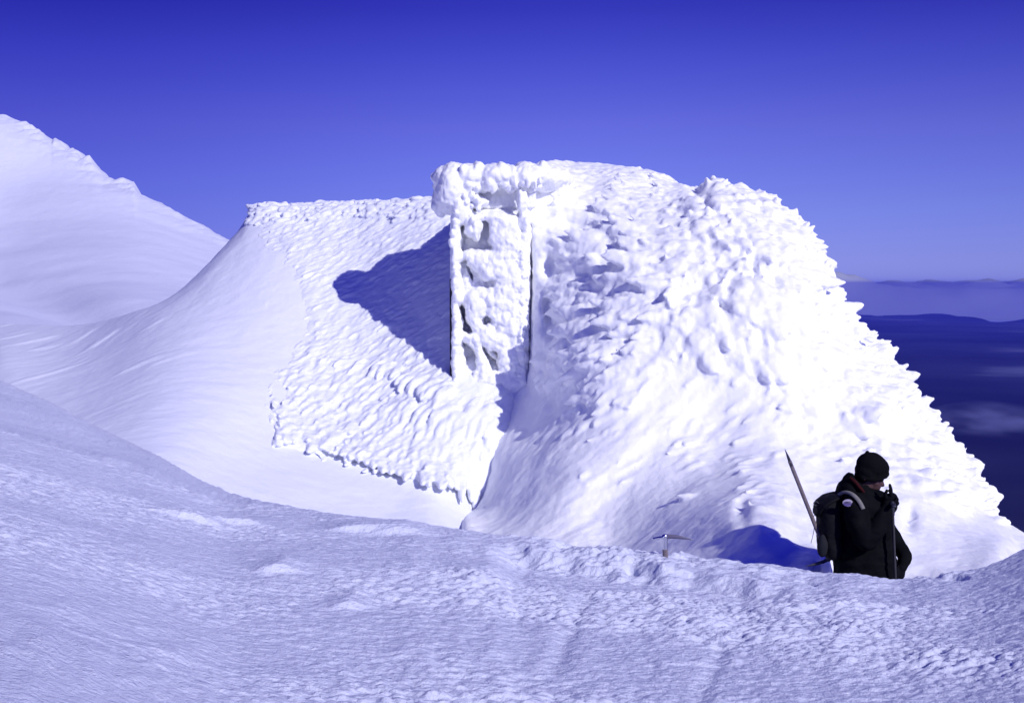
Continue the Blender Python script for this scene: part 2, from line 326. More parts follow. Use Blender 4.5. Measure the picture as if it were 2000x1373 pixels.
# ------------------------------------------------------------------ mountain slope at the left
def hill():
    SX = np.array([-2500, -1500, -700, -300, 0, 20, 40, 70, 100, 150, 185, 200, 250, 262, 285, 350, 400, 435, 470, 560, 700, 900, 1100.]); SY = np.array([-250, -150, -20, 100, 228, 235, 246, 262, 279, 306, 333, 346, 364, 377, 386, 425, 450, 470, 488, 545, 620, 700, 800.])
    q = np.concatenate([np.linspace(-2500, -60, 200), np.linspace(-56, 470, 360), np.linspace(475, 1100, 60)])
    D = TPS([(0, 225, 92), (-700, 0, 110), (-1500, -150, 120), (440, 470, 78), (200, 345, 85), (0, 400, 78), (250, 480, 66), (0, 520, 60), (250, 600, 44), (120, 560, 52), (0, 600, 43), (0, 660, 33), (400, 660, 36), (-700, 500, 60), (-700, 660, 35), (900, 700, 60), (-1500, 660, 35), (-1500, 400, 70), (1100, 800, 50), (600, 700, 42)])
    st = np.interp(q, SX, SY); rows = []
    for v in np.linspace(0, 1, 260):
        v2 = 1-(1-v)**1.25; py = 700+(st-700)*v2; d = D(q, py); e = np.clip(1-(py-st)/40, 0, 1); d = d+3*(1-np.sqrt(1-(e*.98)**2)); rows.append(P(q, py, d))
    c = rows[-1]
    for dy, dz in ((1.5, -.1), (4, -.8), (10, -4), (30, -18), (80, -60), (200, -170)): rows.append(c+[0, dy, dz])
    G = np.array(rows); nr, nc = G.shape[:2]; p = G.reshape(-1, 3); qx, qy = to_px(p)
    stv = np.interp(qx, SX, SY); near = np.exp(-np.clip(qy-stv, 0, 999)/14.)
    crest = near*np.clip(np.interp(qx, [-200, 0, 20, 60, 80, 100, 105, 180, 200, 240, 262, 270, 300, 440], [.4, .4, .4, .9, 1, .3, .8, 1, .3, .7, 1, .2, .3, .3]), 0, 1)
    p[:, 2] += crest*(.40*domes(p*[.9, .3, .9]+[0, 0, .5])+.22*domes(p*[2, .6, 2]+4)+.15*fbm(p*[1.5, .5, 1.5], 3))
    p[:, 2] += .22*fbm(p*[.06, .08, .1]+4, 3)+.022*fbm(p*[.6, .5, .8]+9, 3)
    bw = np.exp(-((qy-545-.35*qx)/35)**2)
    p[:, 2] -= .55*bw*(qx < 700)
    return mesh_np('mountain_slope', p, grid_faces(nr, nc))
tag(link('mountain_slope', hill(), M_hill), 'snow mountainside rising at the left behind the drift', None, None, 'structure')
# ------------------------------------------------------------------ drift sweeping up to the hut
DS_X = np.array([-1500, -500, 0, 130, 200, 240, 290, 320, 350, 400, 435, 470, 490, 520, 560, 650, 750, 860, 1010.])
DS_Y = np.array([600, 632, 632, 637, 628, 616, 601, 588, 569, 523, 484, 446, 408, 402, 406, 400, 393, 387, 384.])
DRIFT = TPS([(-1500, 620, 28), (-1500, 800, 18), (-500, 640, 27), (-500, 760, 18.5), (-500, 900, 16.5), (0, 632, 22.5), (0, 690, 19.2), (0, 770, 17.2), (0, 850, 15.5), (130, 637, 20.8), (200, 628, 20), (290, 601, 19.2), (290, 700, 16.9), (300, 800, 14.8), (300, 900, 13.0), (150, 800, 15.6), (150, 880, 13.8),
             (350, 569, 19.3), (400, 523, 19.6), (435, 480, 20.0), (490, 405, 20.6), (520, 402, 20.6), (440, 650, 17.6), (440, 800, 15.3), (440, 920, 13.8), (440, 1030, 12.2), (600, 600, 18.3), (600, 800, 16.3), (700, 400, 20.3), (700, 550, 18.8),
             (860, 385, 19.9), (860, 550, 18.3), (860, 700, 17.2), (860, 800, 16.4), (700, 700, 17.5), (700, 860, 16.0), (560, 860, 15.5), (560, 950, 14.2), (560, 1060, 12.7), (700, 930, 15.2), (700, 1000, 14.3), (700, 1100, 12.8), (780, 1000, 14.6), (860, 880, 16.0), (860, 960, 15.2), (860, 1015, 14.6),
             (900, 975, 15.5), (905, 1030, 14.8), (950, 900, 16.1), (950, 1000, 15.9), (1010, 700, 17.2), (1010, 400, 19.8), (1010, 900, 16.4), (1010, 1000, 16.3), (900, 1100, 13.8), (1010, 1100, 15)], .003)
DS_X, DS_Y = soft(DS_X, DS_Y, 7)
def d_drift(px, py):
    st = np.interp(px, DS_X, DS_Y); e = np.clip(1-(py-st)/28, 0, 1)
    return DRIFT(px, py)+.35*(1-np.sqrt(1-(e*.98)**2))
def build_drift():
    q = np.concatenate([np.linspace(-1500, -60, 60), np.linspace(-55, 1010, 620)])
    st = np.interp(q, DS_X, DS_Y); sb = np.interp(q, CPX, CPY)+70; rows = []
    for v in np.linspace(0, 1, 420):
        py = sb+(st-sb)*v; rows.append(P(q, py, d_drift(q, py)))
    c = rows[-1]
    for dy, dz in ((.3, -.02), (.8, -.2), (1.6, -.8), (3, -2.2), (5, -4.5), (9, -9)): rows.append(c+[0, dy, dz])
    G = np.array(rows); nr, nc = G.shape[:2]; p = G.reshape(-1, 3); qx, qy = to_px(p)
    me = mesh_np('snow_drift', p, grid_faces(nr, nc))
    # long low wind streaks curving from the saddle up to the hut
    def fn(co):
        rt = co@np.array([[.80, .60, 0], [-.60, .80, 0], [0, 0, 1]]).T
        s = .009*fbm(rt*[.5, 1.2, 1.2]+2, 3)+.004*fbm(rt*[4, 6, 5]+6, 3)
        m = sstep(.35, .75, perlin(rt*[.5, 3.2, 2.2]+41))*np.exp(-((qy-690)/90)**2)*(qx < 520)
        return s+.022*m
    return displace(me, fn)
tag(link('snow_drift', build_drift(), M_drift), 'smooth drift sweeping from the saddle up to the hut', None, None, 'structure')

# ---- a wisp of low cloud over the country below
def wisp():
    V, F = ico(4); c = P(1925, 822, 8700); q = V*np.array([450, 700, 115])+c; q[:, 2] += 35*np.sin((q[:, 0]-c[0])/230); return mesh_np('low_cloud', q, F)
M_wisp = bpy.data.materials.new('cloud_vapour'); M_wisp.use_nodes = True; nt = M_wisp.node_tree; nt.nodes.clear(); N = nt.nodes; L = nt.links
out = N.new('ShaderNodeOutputMaterial'); pv = N.new('ShaderNodeVolumePrincipled'); pv.inputs['Color'].default_value = (.55, .6, 1, 1); L.new(pv.outputs[0], out.inputs['Volume'])
tc = N.new('ShaderNodeTexCoord'); gen = N.new('ShaderNodeVectorMath'); gen.operation = 'SUBTRACT'; gen.inputs[1].default_value = (.5, .5, .5); L.new(tc.outputs['Generated'], gen.inputs[0])
ln = N.new('ShaderNodeVectorMath'); ln.operation = 'LENGTH'; L.new(gen.outputs[0], ln.inputs[0])
fo = N.new('ShaderNodeMapRange'); fo.inputs['From Min'].default_value = .48; fo.inputs['From Max'].default_value = .12; L.new(ln.outputs['Value'], fo.inputs['Value'])
mp = N.new('ShaderNodeMapping'); mp.inputs['Scale'].default_value = (.0045, .004, .016); L.new(tc.outputs['Object'], mp.inputs[0])
nz = N.new('ShaderNodeTexNoise'); nz.inputs['Scale'].default_value = 1; nz.inputs['Detail'].default_value = 5; L.new(mp.outputs[0], nz.inputs['Vector'])
nr = N.new('ShaderNodeMapRange'); nr.inputs['From Min'].default_value = .42; nr.inputs['From Max'].default_value = .72; L.new(nz.outputs['Fac'], nr.inputs['Value'])
ml = N.new('ShaderNodeMath'); ml.operation = 'MULTIPLY'; L.new(fo.outputs[0], ml.inputs[0]); L.new(nr.outputs[0], ml.inputs[1])
m3 = N.new('ShaderNodeMath'); m3.operation = 'MULTIPLY'; m3.inputs[1].default_value = .0026; L.new(ml.outputs[0], m3.inputs[0]); L.new(m3.outputs[0], pv.inputs['Density'])
tag(link('low_cloud', wisp(), M_wisp), 'faint wisp of cloud low over the dark country', None, None, 'stuff')
# ------------------------------------------------------------------ the hut under rime
hut = empty('ice_covered_hut', P(1000, 1000, 16.0)); tag(hut, 'mountain hut buried under thick white rime, with an ice-framed column at its corner', 'hut')
def surf_frame(df, px, py):
    e = 2.0; C = P(px, py, df(px, py)); U = P(px+e, py, df(px+e, py))-C; W = P(px, py-e, df(px, py-e))-C
    U /= np.linalg.norm(U, axis=1)[:, None]; n = np.cross(W, U)*-1; n /= np.linalg.norm(n, axis=1)[:, None]
    n = np.where((n[:, 1] > 0)[:, None], -n, n); W /= np.linalg.norm(W, axis=1)[:, None]
    return C, U, W, n
def inpoly(x, y, poly):
    x = np.asarray(x, float); y = np.asarray(y, float); r = np.zeros(x.shape, bool); n = len(poly)
    for i in range(n):
        x0, y0 = poly[i]; x1, y1 = poly[(i+1) % n]
        c = ((y0 > y) != (y1 > y)) & (x < (x1-x0)*(y-y0)/(y1-y0+1e-9)+x0); r ^= c
    return r
def sample(poly, n, dens=None):
    a = np.array(poly); X = []; Y = []
    while sum(map(len, X)) < n:
        x = rng.uniform(a[:, 0].min(), a[:, 0].max(), 4*n); y = rng.uniform(a[:, 1].min(), a[:, 1].max(), 4*n); k = inpoly(x, y, poly)
        if dens is not None: k &= rng.random(4*n) < dens(x, y)
        X.append(x[k]); Y.append(y[k])
    return np.concatenate(X)[:n], np.concatenate(Y)[:n]
def closed_loft(s, q, rows):
    G = np.array(rows); nr, nc = G.shape[:2]; base = G.reshape(-1, 3); F = grid_faces(nr, nc, True)[:, ::-1]
    c0, c1 = G[:, 0].mean(0), G[:, -1].mean(0); V = np.concatenate([base, [c0, c1]]); n = len(base); T = []
    for r in range(nr):
        r2 = (r+1) % nr; T.append([n, r*nc, r2*nc]); T.append([n+1, r2*nc+nc-1, r*nc+nc-1])
    F3 = np.concatenate([F[:, [0, 1, 2]], F[:, [0, 2, 3]], np.array(T)[:, ::-1]]); s.add(V, F3)
# ---- roof crust on the left
RP = [(478, 470), (488, 405), (520, 396), (860, 381), (1012, 378), (1012, 965), (950, 968), (900, 958), (840, 955), (770, 930), (700, 908), (640, 892), (590, 885), (535, 872), (528, 800), (500, 770), (512, 700), (560, 640), (520, 560), (470, 500)]
def edge_dist(px, py, poly):
    d = np.full(np.shape(px), 1e9)
    for i in range(len(poly)):
        a = np.array(poly[i], float); b = np.array(poly[(i+1) % len(poly)], float); ab = b-a
        t = np.clip(((px-a[0])*ab[0]+(py-a[1])*ab[1])/(ab@ab), 0, 1); d = np.minimum(d, np.hypot(px-a[0]-t*ab[0], py-a[1]-t*ab[1]))
    return np.where(inpoly(px, py, poly), d, -d)
def h_roof(px, py):
    d = edge_dist(px, py, RP)
    top = sstep(60, 0, py-np.interp(px, DS_X, DS_Y)); low = sstep(760, 900, py)
    h = .025+.035*low*sstep(520, 740, px)+.07*top*sstep(470, 500, px)
    wd = 30-20*low+80*(1-sstep(540, 700, px))*(1-sstep(720, 820, py))*(1-top)
    return np.where(d < 0, -.25, -.035+(h+.035)*sstep(0, wd, d))
def build_roof():
    s = Soup(); q = np.arange(440, 1013, 4.0); st = np.interp(q, DS_X, DS_Y)-np.interp(q, [470, 486, 495, 515, 530, 545, 600, 860], [0, 4, 7, 9, 7, 3, 2, 3]); rows = []
    for v in np.linspace(0, 1, 170):
        py = 1010+(st-1010)*v; d = d_drift(q, py); C, U, W, n = surf_frame(d_drift, q, py); rows.append(C+n*h_roof(q, py)[:, None])
    c = rows[-1]
    for dy, dz in ((.25, -.02), (.6, -.15), (1.0, -.6), (1.6, -3)): rows.append(c+[0, dy, dz])
    rows.append(rows[0]+[0, .9, -.3]); closed_loft(s, q, rows)
    def feathers(n, poly, dens, Lr, Wr, ang, tilt, outw, lift=.3):
        x, y = sample(poly, n, dens); C, U, W, nn = surf_frame(d_drift, x, y)
        a = np.radians(ang(x, y)+rng.normal(0, 5, n)); t = -(np.cos(a)[:, None]*U+np.sin(a)[:, None]*W)   # toward lower left
        tl = tilt(x, y)*(.6+.8*rng.random(n)); A = t+tl[:, None]*nn
        kk = np.exp(rng.normal(0, .27, n)); L_ = Lr(x, y)*kk*(.7+.5*rng.random(n)); w_ = Wr(x, y)*kk*(.75+.4*rng.random(n))
        C = C+nn*(h_roof(x, y)+outw(x, y))[:, None]*lift/.3
        add_lobes(s, C, A, None, nn, L_, w_, w_*.8)
    low = lambda x, y: sstep(560, 900, y)
    ang = lambda x, y: 36+32*sstep(500, 900, y)
    clump = lambda x, y: .22+.78*sstep(-.2, .3, perlin(np.stack([x/60, y/60, 0*x], -1)))
    body = [(560, 640), (520, 740), (520, 870), (640, 892), (770, 928), (950, 965), (1005, 960), (1005, 780), (880, 790), (880, 480), (700, 520)]
    feathers(3000, body, lambda x, y: (.25+.75*low(x, y))*clump(x, y), lambda x, y: .06+.10*low(x, y), lambda x, y: .013+.022*low(x, y), ang, lambda x, y: .10+.22*low(x, y), lambda x, y: .0*x)
    feathers(1200, [(485, 420), (490, 560), (700, 560), (880, 480), (880, 400)], lambda x, y: clump(x, y)*(.2+.8*sstep(140, 40, y-392)), lambda x, y: .06+0*x, lambda x, y: .017+0*x, ang, lambda x, y: .12+0*x, lambda x, y: 0*x)
    feathers(520, [(486, 398), (862, 384), (862, 432), (700, 430), (480, 440)], lambda x, y: np.ones_like(x), lambda x, y: .07+0*x, lambda x, y: .034+0*x, lambda x, y: 30+0*x, lambda x, y: .35+0*x, lambda x, y: .01+0*x)
    feathers(160, [(484, 398), (530, 394), (545, 410), (490, 440), (474, 452)], lambda x, y: np.ones_like(x), lambda x, y: .08+0*x, lambda x, y: .04+0*x, lambda x, y: 20+0*x, lambda x, y: .4+0*x, lambda x, y: .02+0*x)
    # two fringes of long feathers at the eave
    def fringe(pts, n, L_, w_, ang_):
        t = np.sort(rng.random(n)); P2 = np.array(pts, float); x = np.interp(t, np.linspace(0, 1, len(P2)), P2[:, 0]); y = np.interp(t, np.linspace(0, 1, len(P2)), P2[:, 1])-rng.random(n)*16
        C, U, W, nn = surf_frame(d_drift, x, y); a = np.radians(ang_+rng.normal(0, 6, n)); k = .45+.75*sstep(540, 880, x)
        for j in range(4):                           # curved: each feather is a chain turning downward
            aa = a+np.radians(9*(1.5-j)*-1); tt = -(np.cos(aa)[:, None]*U+np.sin(aa)[:, None]*W)
            Lj = L_*k*(.7+.5*rng.random(n))
            off = (1.5-j)*.55*-1
            add_lobes(s, C+tt*(Lj*off)[:, None]+nn*(.025+.028*k+.008*j)[:, None], tt+.12*nn, None, nn, Lj*.62, w_*k*(1.15-.12*j)*(.8+.4*rng.random(n)), w_*k*.9)
    fringe([(545, 800), (640, 800), (760, 815), (880, 835), (985, 850)], 36, .17, .045, 60)
    fringe([(528, 790), (532, 830)], 6, .10, .022, 66)
    fringe([(535, 862), (620, 880), (700, 900), (780, 928), (850, 948), (935, 955)], 44, .18, .045, 70)
    fringe([(700, 870), (800, 895), (900, 915), (960, 915)], 20, .17, .045, 66)
    fringe([(620, 720), (760, 740), (870, 790)], 24, .13, .034, 56)
    
    me = remesh(s, 'roof', .016, 1, .4)
    def fn(co):
        r = co@np.array([[.75, 0, .66], [0, 1, 0], [-.66, 0, .75]]).T
        return .012*fbm(r*[3, 5, 9]+3, 3)+.005*perlin(r*[9, 20, 34]+6)
    return displace(me, fn)
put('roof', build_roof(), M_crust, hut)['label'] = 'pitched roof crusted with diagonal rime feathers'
# ---- main body on the right
MX = np.array([890, 985, 1015, 1060, 1100, 1180, 1250, 1300, 1330, 1350, 1372, 1390, 1410, 1440, 1490, 1540, 1575, 1600, 1615, 1625, 1645, 1660, 1705, 1745, 1780, 1820, 1850, 1880, 1930, 1970, 2000, 2100, 2400.])
MY = np.array([475, 460, 335, 316, 314, 320, 328, 347, 361, 366, 360, 355, 353, 365, 378, 413, 440, 478, 515, 545, 588, 622, 672, 712, 765, 806, 852, 905, 990, 1024, 1040, 1080, 1180.])
MX, MY = soft(MX, MY, 5)
BODY = TPS([(900, 340, 18.2), (900, 500, 18), (900, 760, 17.6), (960, 760, 17.3), (960, 500, 17.6), (1040, 340, 17.6), (1040, 500, 16.95), (1040, 650, 16.75), (1040, 760, 16.55), (1000, 800, 16.6), (920, 830, 17.2), (910, 930, 16.9), (960, 880, 16.2), (1030, 850, 15.8), (1000, 950, 15.0), (950, 960, 15.7), (920, 1000, 15.5), (905, 1030, 14.5), (1000, 1040, 14.0),
            (1100, 312, 18.6), (1300, 345, 18.3), (1400, 350, 17.9), (1500, 380, 17.7), (1600, 470, 17.2), (1620, 540, 17), (1660, 620, 16.9), (1750, 705, 16.6), (1820, 800, 16.1), (1880, 900, 15.5), (1930, 990, 14.9), (2000, 1040, 14.4), (2150, 1100, 13.8), (2400, 1180, 13.5),
            (1130, 420, 17.15), (1200, 380, 17.5), (1130, 560, 16.3), (1200, 500, 16.1), (1200, 700, 15.1), (1130, 700, 15.4), (1400, 390, 17), (1400, 500, 15.9), (1400, 700, 14.9), (1400, 900, 14.0), (1200, 900, 14.2), (1100, 900, 14.45), (1600, 560, 16.25), (1600, 700, 15.25), (1600, 900, 14.1), (1750, 900, 14.4), (1750, 760, 15.5), (1850, 960, 14.2),
            (1200, 1060, 13.3), (1300, 1060, 12.4), (1300, 1100, 11.6), (1400, 1030, 11.75), (1400, 1100, 10.9), (1480, 1105, 10.75), (1490, 1035, 11.1), (1440, 990, 12.05), (1540, 1080, 10.9), (1530, 1045, 11.15), (1600, 1105, 10.55), (1600, 1088, 10.75), (1560, 1000, 12.2), (1625, 1055, 11.9), (1645, 1120, 11.2), (1700, 1000, 12.9), (1700, 1100, 12.1), (1800, 1100, 12.2), (1900, 1090, 12.3), (1960, 1060, 12.9),
            (1000, 1200, 11.5), (1300, 1200, 10.4), (1480, 1200, 10.2), (1600, 1240, 11.2), (1800, 1240, 11), (2000, 1240, 10.8), (2400, 1300, 11)], .0005)
DENTS = [(1470, 520, 14, 42, .22), (1415, 612, 12, 34, .20), (1365, 565, 34, 20, .16), (1330, 580, 12, 22, .12), (1515, 560, 14, 34, .16), (1545, 660, 12, 30, .2), (1590, 660, 10, 22, .12), (1640, 740, 9, 26, .13), (1160, 540, 40, 14, .16), (1190, 500, 26, 30, .16), (1085, 640, 22, 26, .3), (1070, 600, 10, 26, .25), (1080, 520, 20, 28, .22),
         (1120, 440, 60, 14, .12), (1060, 400, 20, 30, .18), (1360, 372, 9, 14, .5), (1378, 395, 8, 16, .35), (1450, 1000, 16, 26, .25), (1500, 1010, 40, 12, .1), (1690, 860, 20, 22, .16), (1775, 1015, 14, 24, .22), (1700, 700, 10, 26, .12), (1760, 830, 14, 30, .12), (1230, 660, 60, 8, .09), (1200, 570, 60, 9, .08), (1560, 500, 30, 9, .09), (1030, 690, 8, 60, .18), (1034, 560, 7, 120, .2), (1690, 820, 8, 20, .14), (1810, 910, 10, 18, .1)]
def d_body(px, py):
    st = np.interp(px, MX, MY); e = np.clip(1-(py-st)/45, 0, 1); d = BODY(px, py)+.45*(1-np.sqrt(1-(e*.98)**2))
    d = d+1.5*sstep(0, 90, 955-px-.35*np.clip(py-900, 0, 200))*sstep(760, 830, py)
    d = d+5*sstep(908, 894, px)*sstep(760, 800, py) if np.ndim(px) else d
    for x, y, a, b, h in DENTS: d = d+h*np.exp(-(((px-x)/a)**2+((py-y)/b)**2)**1.5)
    return d
def build_body():
    s = Soup(); q = np.concatenate([np.arange(890, 2010, 4.0), np.arange(2015, 2400, 16.)]); st = np.interp(q, MX, MY); rows = []
    for v in np.linspace(0, 1, 230):
        py = 1260+(st-1260)*v; rows.append(P(q, py, d_body(q, py)))
    c = rows[-1]
    for dy, dz in ((.3, -.03), (.9, -.25), (2.0, -1.1), (3.2, -3), (4.2, -6)): rows.append(c+[0, dy, dz])
    r0 = rows[0].copy(); r0[:, 2] -= 2; rows.append(r0); closed_loft(s, q, rows)
    def lobes(n, poly, dens, axis, Lr, Wr, Tr, push, jit=.15, hi=False):
        x, y = sample(poly, n, dens); y = np.maximum(y, np.interp(x, MX, MY)+1.5); C, U, W, nn = surf_frame(d_body, x, y)
        au, aw, an = axis(x, y); A = U*au[:, None]+W*aw[:, None]+nn*an[:, None]; A /= np.linalg.norm(A, axis=1)[:, None]; A += rng.normal(size=A.shape)*jit
        k = np.exp(rng.normal(0, .28, n)); L_, w_, t_ = Lr*k, Wr*k*(.85+.3*rng.random(n)), Tr*k*(.85+.3*rng.random(n))
        add_lobes(s, C+nn*(push*k)[:, None]+A*(L_*.1)[:, None], A, None, nn, L_, w_, t_, hi)
    one = lambda x, y: np.ones_like(x)
    def cl(sx, sy, o, lo=.1): return lambda x, y: lo+(1-lo)*sstep(-.15, .25, perlin(np.stack([x/sx, y/sy, 0*x+o], -1)))
    # horizontal shells pointing left, fanning round (1440,560)
    def fan(x, y):
        dx, dy = x-1440, (y-560)*1.0; r = np.hypot(dx, dy)+1; return dx/r, -dy/r*.75, .22+0*x
    A_ = [(1085, 440), (1110, 385), (1300, 400), (1330, 560), (1290, 700), (1075, 700), (1085, 560)]
    A2 = [(1125, 440), (1140, 395), (1300, 400), (1330, 560), (1290, 700), (1120, 700), (1125, 560)]
    lobes(70, A2, cl(80, 40, 1), fan, .30, .075, .045, -.022, .07, True)
    lobes(260, A_, cl(60, 40, 2), fan, .17, .042, .03, -.012, .09, True)
    lobes(260, [(1050, 700), (1300, 700), (1250, 790), (1060, 760)], cl(60, 30, 3), fan, .14, .030, .018, .0, .08)
    # upper shoulder
    lobes(260, [(1085, 330), (1300, 345), (1330, 400), (1110, 380), (1085, 390)], cl(60, 40, 4), lambda x, y: (-.8+0*x, .35+0*x, .15+0*x), .12, .032, .02, .0, .12)
    # cauliflower middle and right
    Bp = [(1290, 400), (1360, 380), (1500, 385), (1600, 470), (1625, 560), (1660, 640), (1640, 800), (1560, 830), (1430, 700), (1300, 700)]
    sw = lambda x, y: (.35+.35*sstep(1500, 1650, x), -.85+0*x, .22+0*x)
    lobes(260, Bp, cl(90, 70, 5, .15), sw, .16, .085, .06, -.02, .16, True)
    lobes(900, Bp, cl(60, 60, 6, .1), sw, .10, .036, .028, .0, .2)
    lobes(500, Bp, cl(40, 40, 16, .05), lambda x, y: (-.5+0*x, .1+0*x, .8+0*x), .05, .025, .022, .01, .3)
    Dp = [(1080, 740), (1400, 700), (1640, 820), (1800, 960), (1500, 1000), (1150, 930), (1040, 800)]
    lobes(260, Dp, cl(110, 60, 11, .05), lambda x, y: (-.6+0*x, -.5+0*x, .12+0*x), .12, .03, .018, -.004, .12)
    # steep right flank
    Cp = [(1560, 440), (1612, 510), (1650, 600), (1745, 705), (1820, 800), (1885, 905), (1940, 1000), (1860, 1000), (1760, 930), (1690, 900), (1650, 800), (1560, 700), (1540, 560)]
    lobes(420, Cp, cl(90, 70, 7, .3), lambda x, y: (.7+0*x, -.55+0*x, .3+0*x), .14, .055, .042, -.01, .17, True)
    lobes(1100, Cp, cl(50, 50, 8, .25), lambda x, y: (.7+0*x, -.6+0*x, .35+0*x), .085, .028, .024, .003, .22)
    # jagged silhouette
    def rim(x0, x1, n, axis, L_, w_):
        x = rng.uniform(x0, x1, n); y = np.interp(x, MX, MY)+rng.uniform(0, 14, n); C = P(x, y, d_body(x, y))
        A = np.tile(np.array(axis, float), (n, 1))+rng.normal(size=(n, 3))*.38; k = np.clip(np.exp(rng.normal(-.1, .45, n)), .3, 1.5); add_lobes(s, C, A, None, np.tile([0, -1., .2], (n, 1)), L_*k, w_*k, w_*k, True)
    rim(1230, 1345, 40, (.8, -.1, .3), .055, .022); rim(1380, 1560, 90, (.8, -.1, .25), .085, .035); rim(1560, 1640, 40, (.7, -.1, .5), .07, .03)
    rim(1630, 1960, 130, (.75, -.1, .25), .08, .042); rim(1660, 1900, 14, (.95, -.2, .0), .13, .05)
    blob(s, 1405, 372, 17.75, .12, .10, .2); blob(s, 1385, 366, 17.8, .05, .12, .1, .2); blob(s, 1440, 385, 17.7, .2, .12, .2)
    blob(s, 1697, 664, 16.2, .07, .03, .04, -.3)
    # a ledge over the hollow beside the climber, and small lumps inside
    for x, y, r in ((1765, 1005, .03), (1785, 1022, .035), (1772, 1040, .03), (1790, 1000, .02)): blob(s, x, y, float(d_body(np.array([x*1.]), np.array([y*1.]))[0]), r, r*.8, r)
    me = remesh(s, 'main_wall', .020, 8, .5)
    def fn(co):
        qx, qy = to_px(co); r = co@np.array([[.80, 0, .60], [0, 1, 0], [-.60, 0, .80]]).T
        ap = sstep(-90, 110, qy-np.interp(qx, [1000, 1300, 1450, 1600, 1700, 1900], [760, 740, 740, 880, 940, 1010])-40*perlin(co*1.7+9))
        lump = (1-ap)*(.022*fbm(co*4+2, 3)+.007*domes(co*11+3)+.007*fbm(co*[16, 16, 11]+7, 2))
        strk = ap*(.032*fbm(r*[.8, 1.2, 2.6]+4, 3)+.010*np.clip(perlin(r*[2.2, 3, 8]+8), -.2, 1)+.006*fbm(r*[7, 9, 16]+5, 3)+.006*domes(co*[9, 9, 7]+3)*sstep(0, .3, perlin(co*1.3+20)))
        return lump+strk
    return displace(me, fn)
put('main_wall', build_body(), M_rime, hut)['label'] = 'broad sunlit face of bulging rime and smooth snow apron'
REC = [([(903, 418), (910, 440), (910, 456), (925, 466), (932, 470), (940, 450), (940, 432), (948, 427), (957, 437), (956, 470), (963, 485), (963, 489), (912, 490), (903, 500), (898, 480), (899, 430)], .20),
       ([(897, 512), (908, 506), (918, 518), (934, 532), (948, 546), (962, 545), (968, 548), (966, 560), (950, 565), (932, 562), (915, 570), (905, 578), (897, 560)], .12), ([(903, 508), (911, 508), (924, 535), (930, 552), (918, 548)], .26),
       ([(895, 598), (902, 588), (912, 600), (909, 618), (915, 632), (927, 647), (916, 655), (905, 650), (902, 630)], .24), ([(941, 619), (951, 612), (962, 619), (961, 635), (943, 635)], .15), ([(964, 637), (973, 638), (965, 645)], .1),
       ([(901, 668), (912, 667), (926, 682), (932, 696), (931, 720), (925, 735), (915, 746), (908, 745), (911, 720), (904, 695)], .20), ([(902, 668), (907, 666), (909, 673), (903, 675)], .4),
       ([(939, 674), (948, 677), (955, 690), (960, 683), (974, 689), (974, 715), (977, 726), (968, 722), (961, 729), (955, 715), (947, 700)], .2), ([(899, 748), (912, 748), (925, 764), (952, 778), (935, 779), (912, 772)], .2), ([(950, 762), (972, 775), (955, 771)], .1),
       ([(955, 383), (973, 384), (975, 405), (955, 406)], .22), ([(980, 400), (1012, 400), (1016, 425), (1022, 455), (1017, 458), (1008, 425), (985, 413)], .2)]
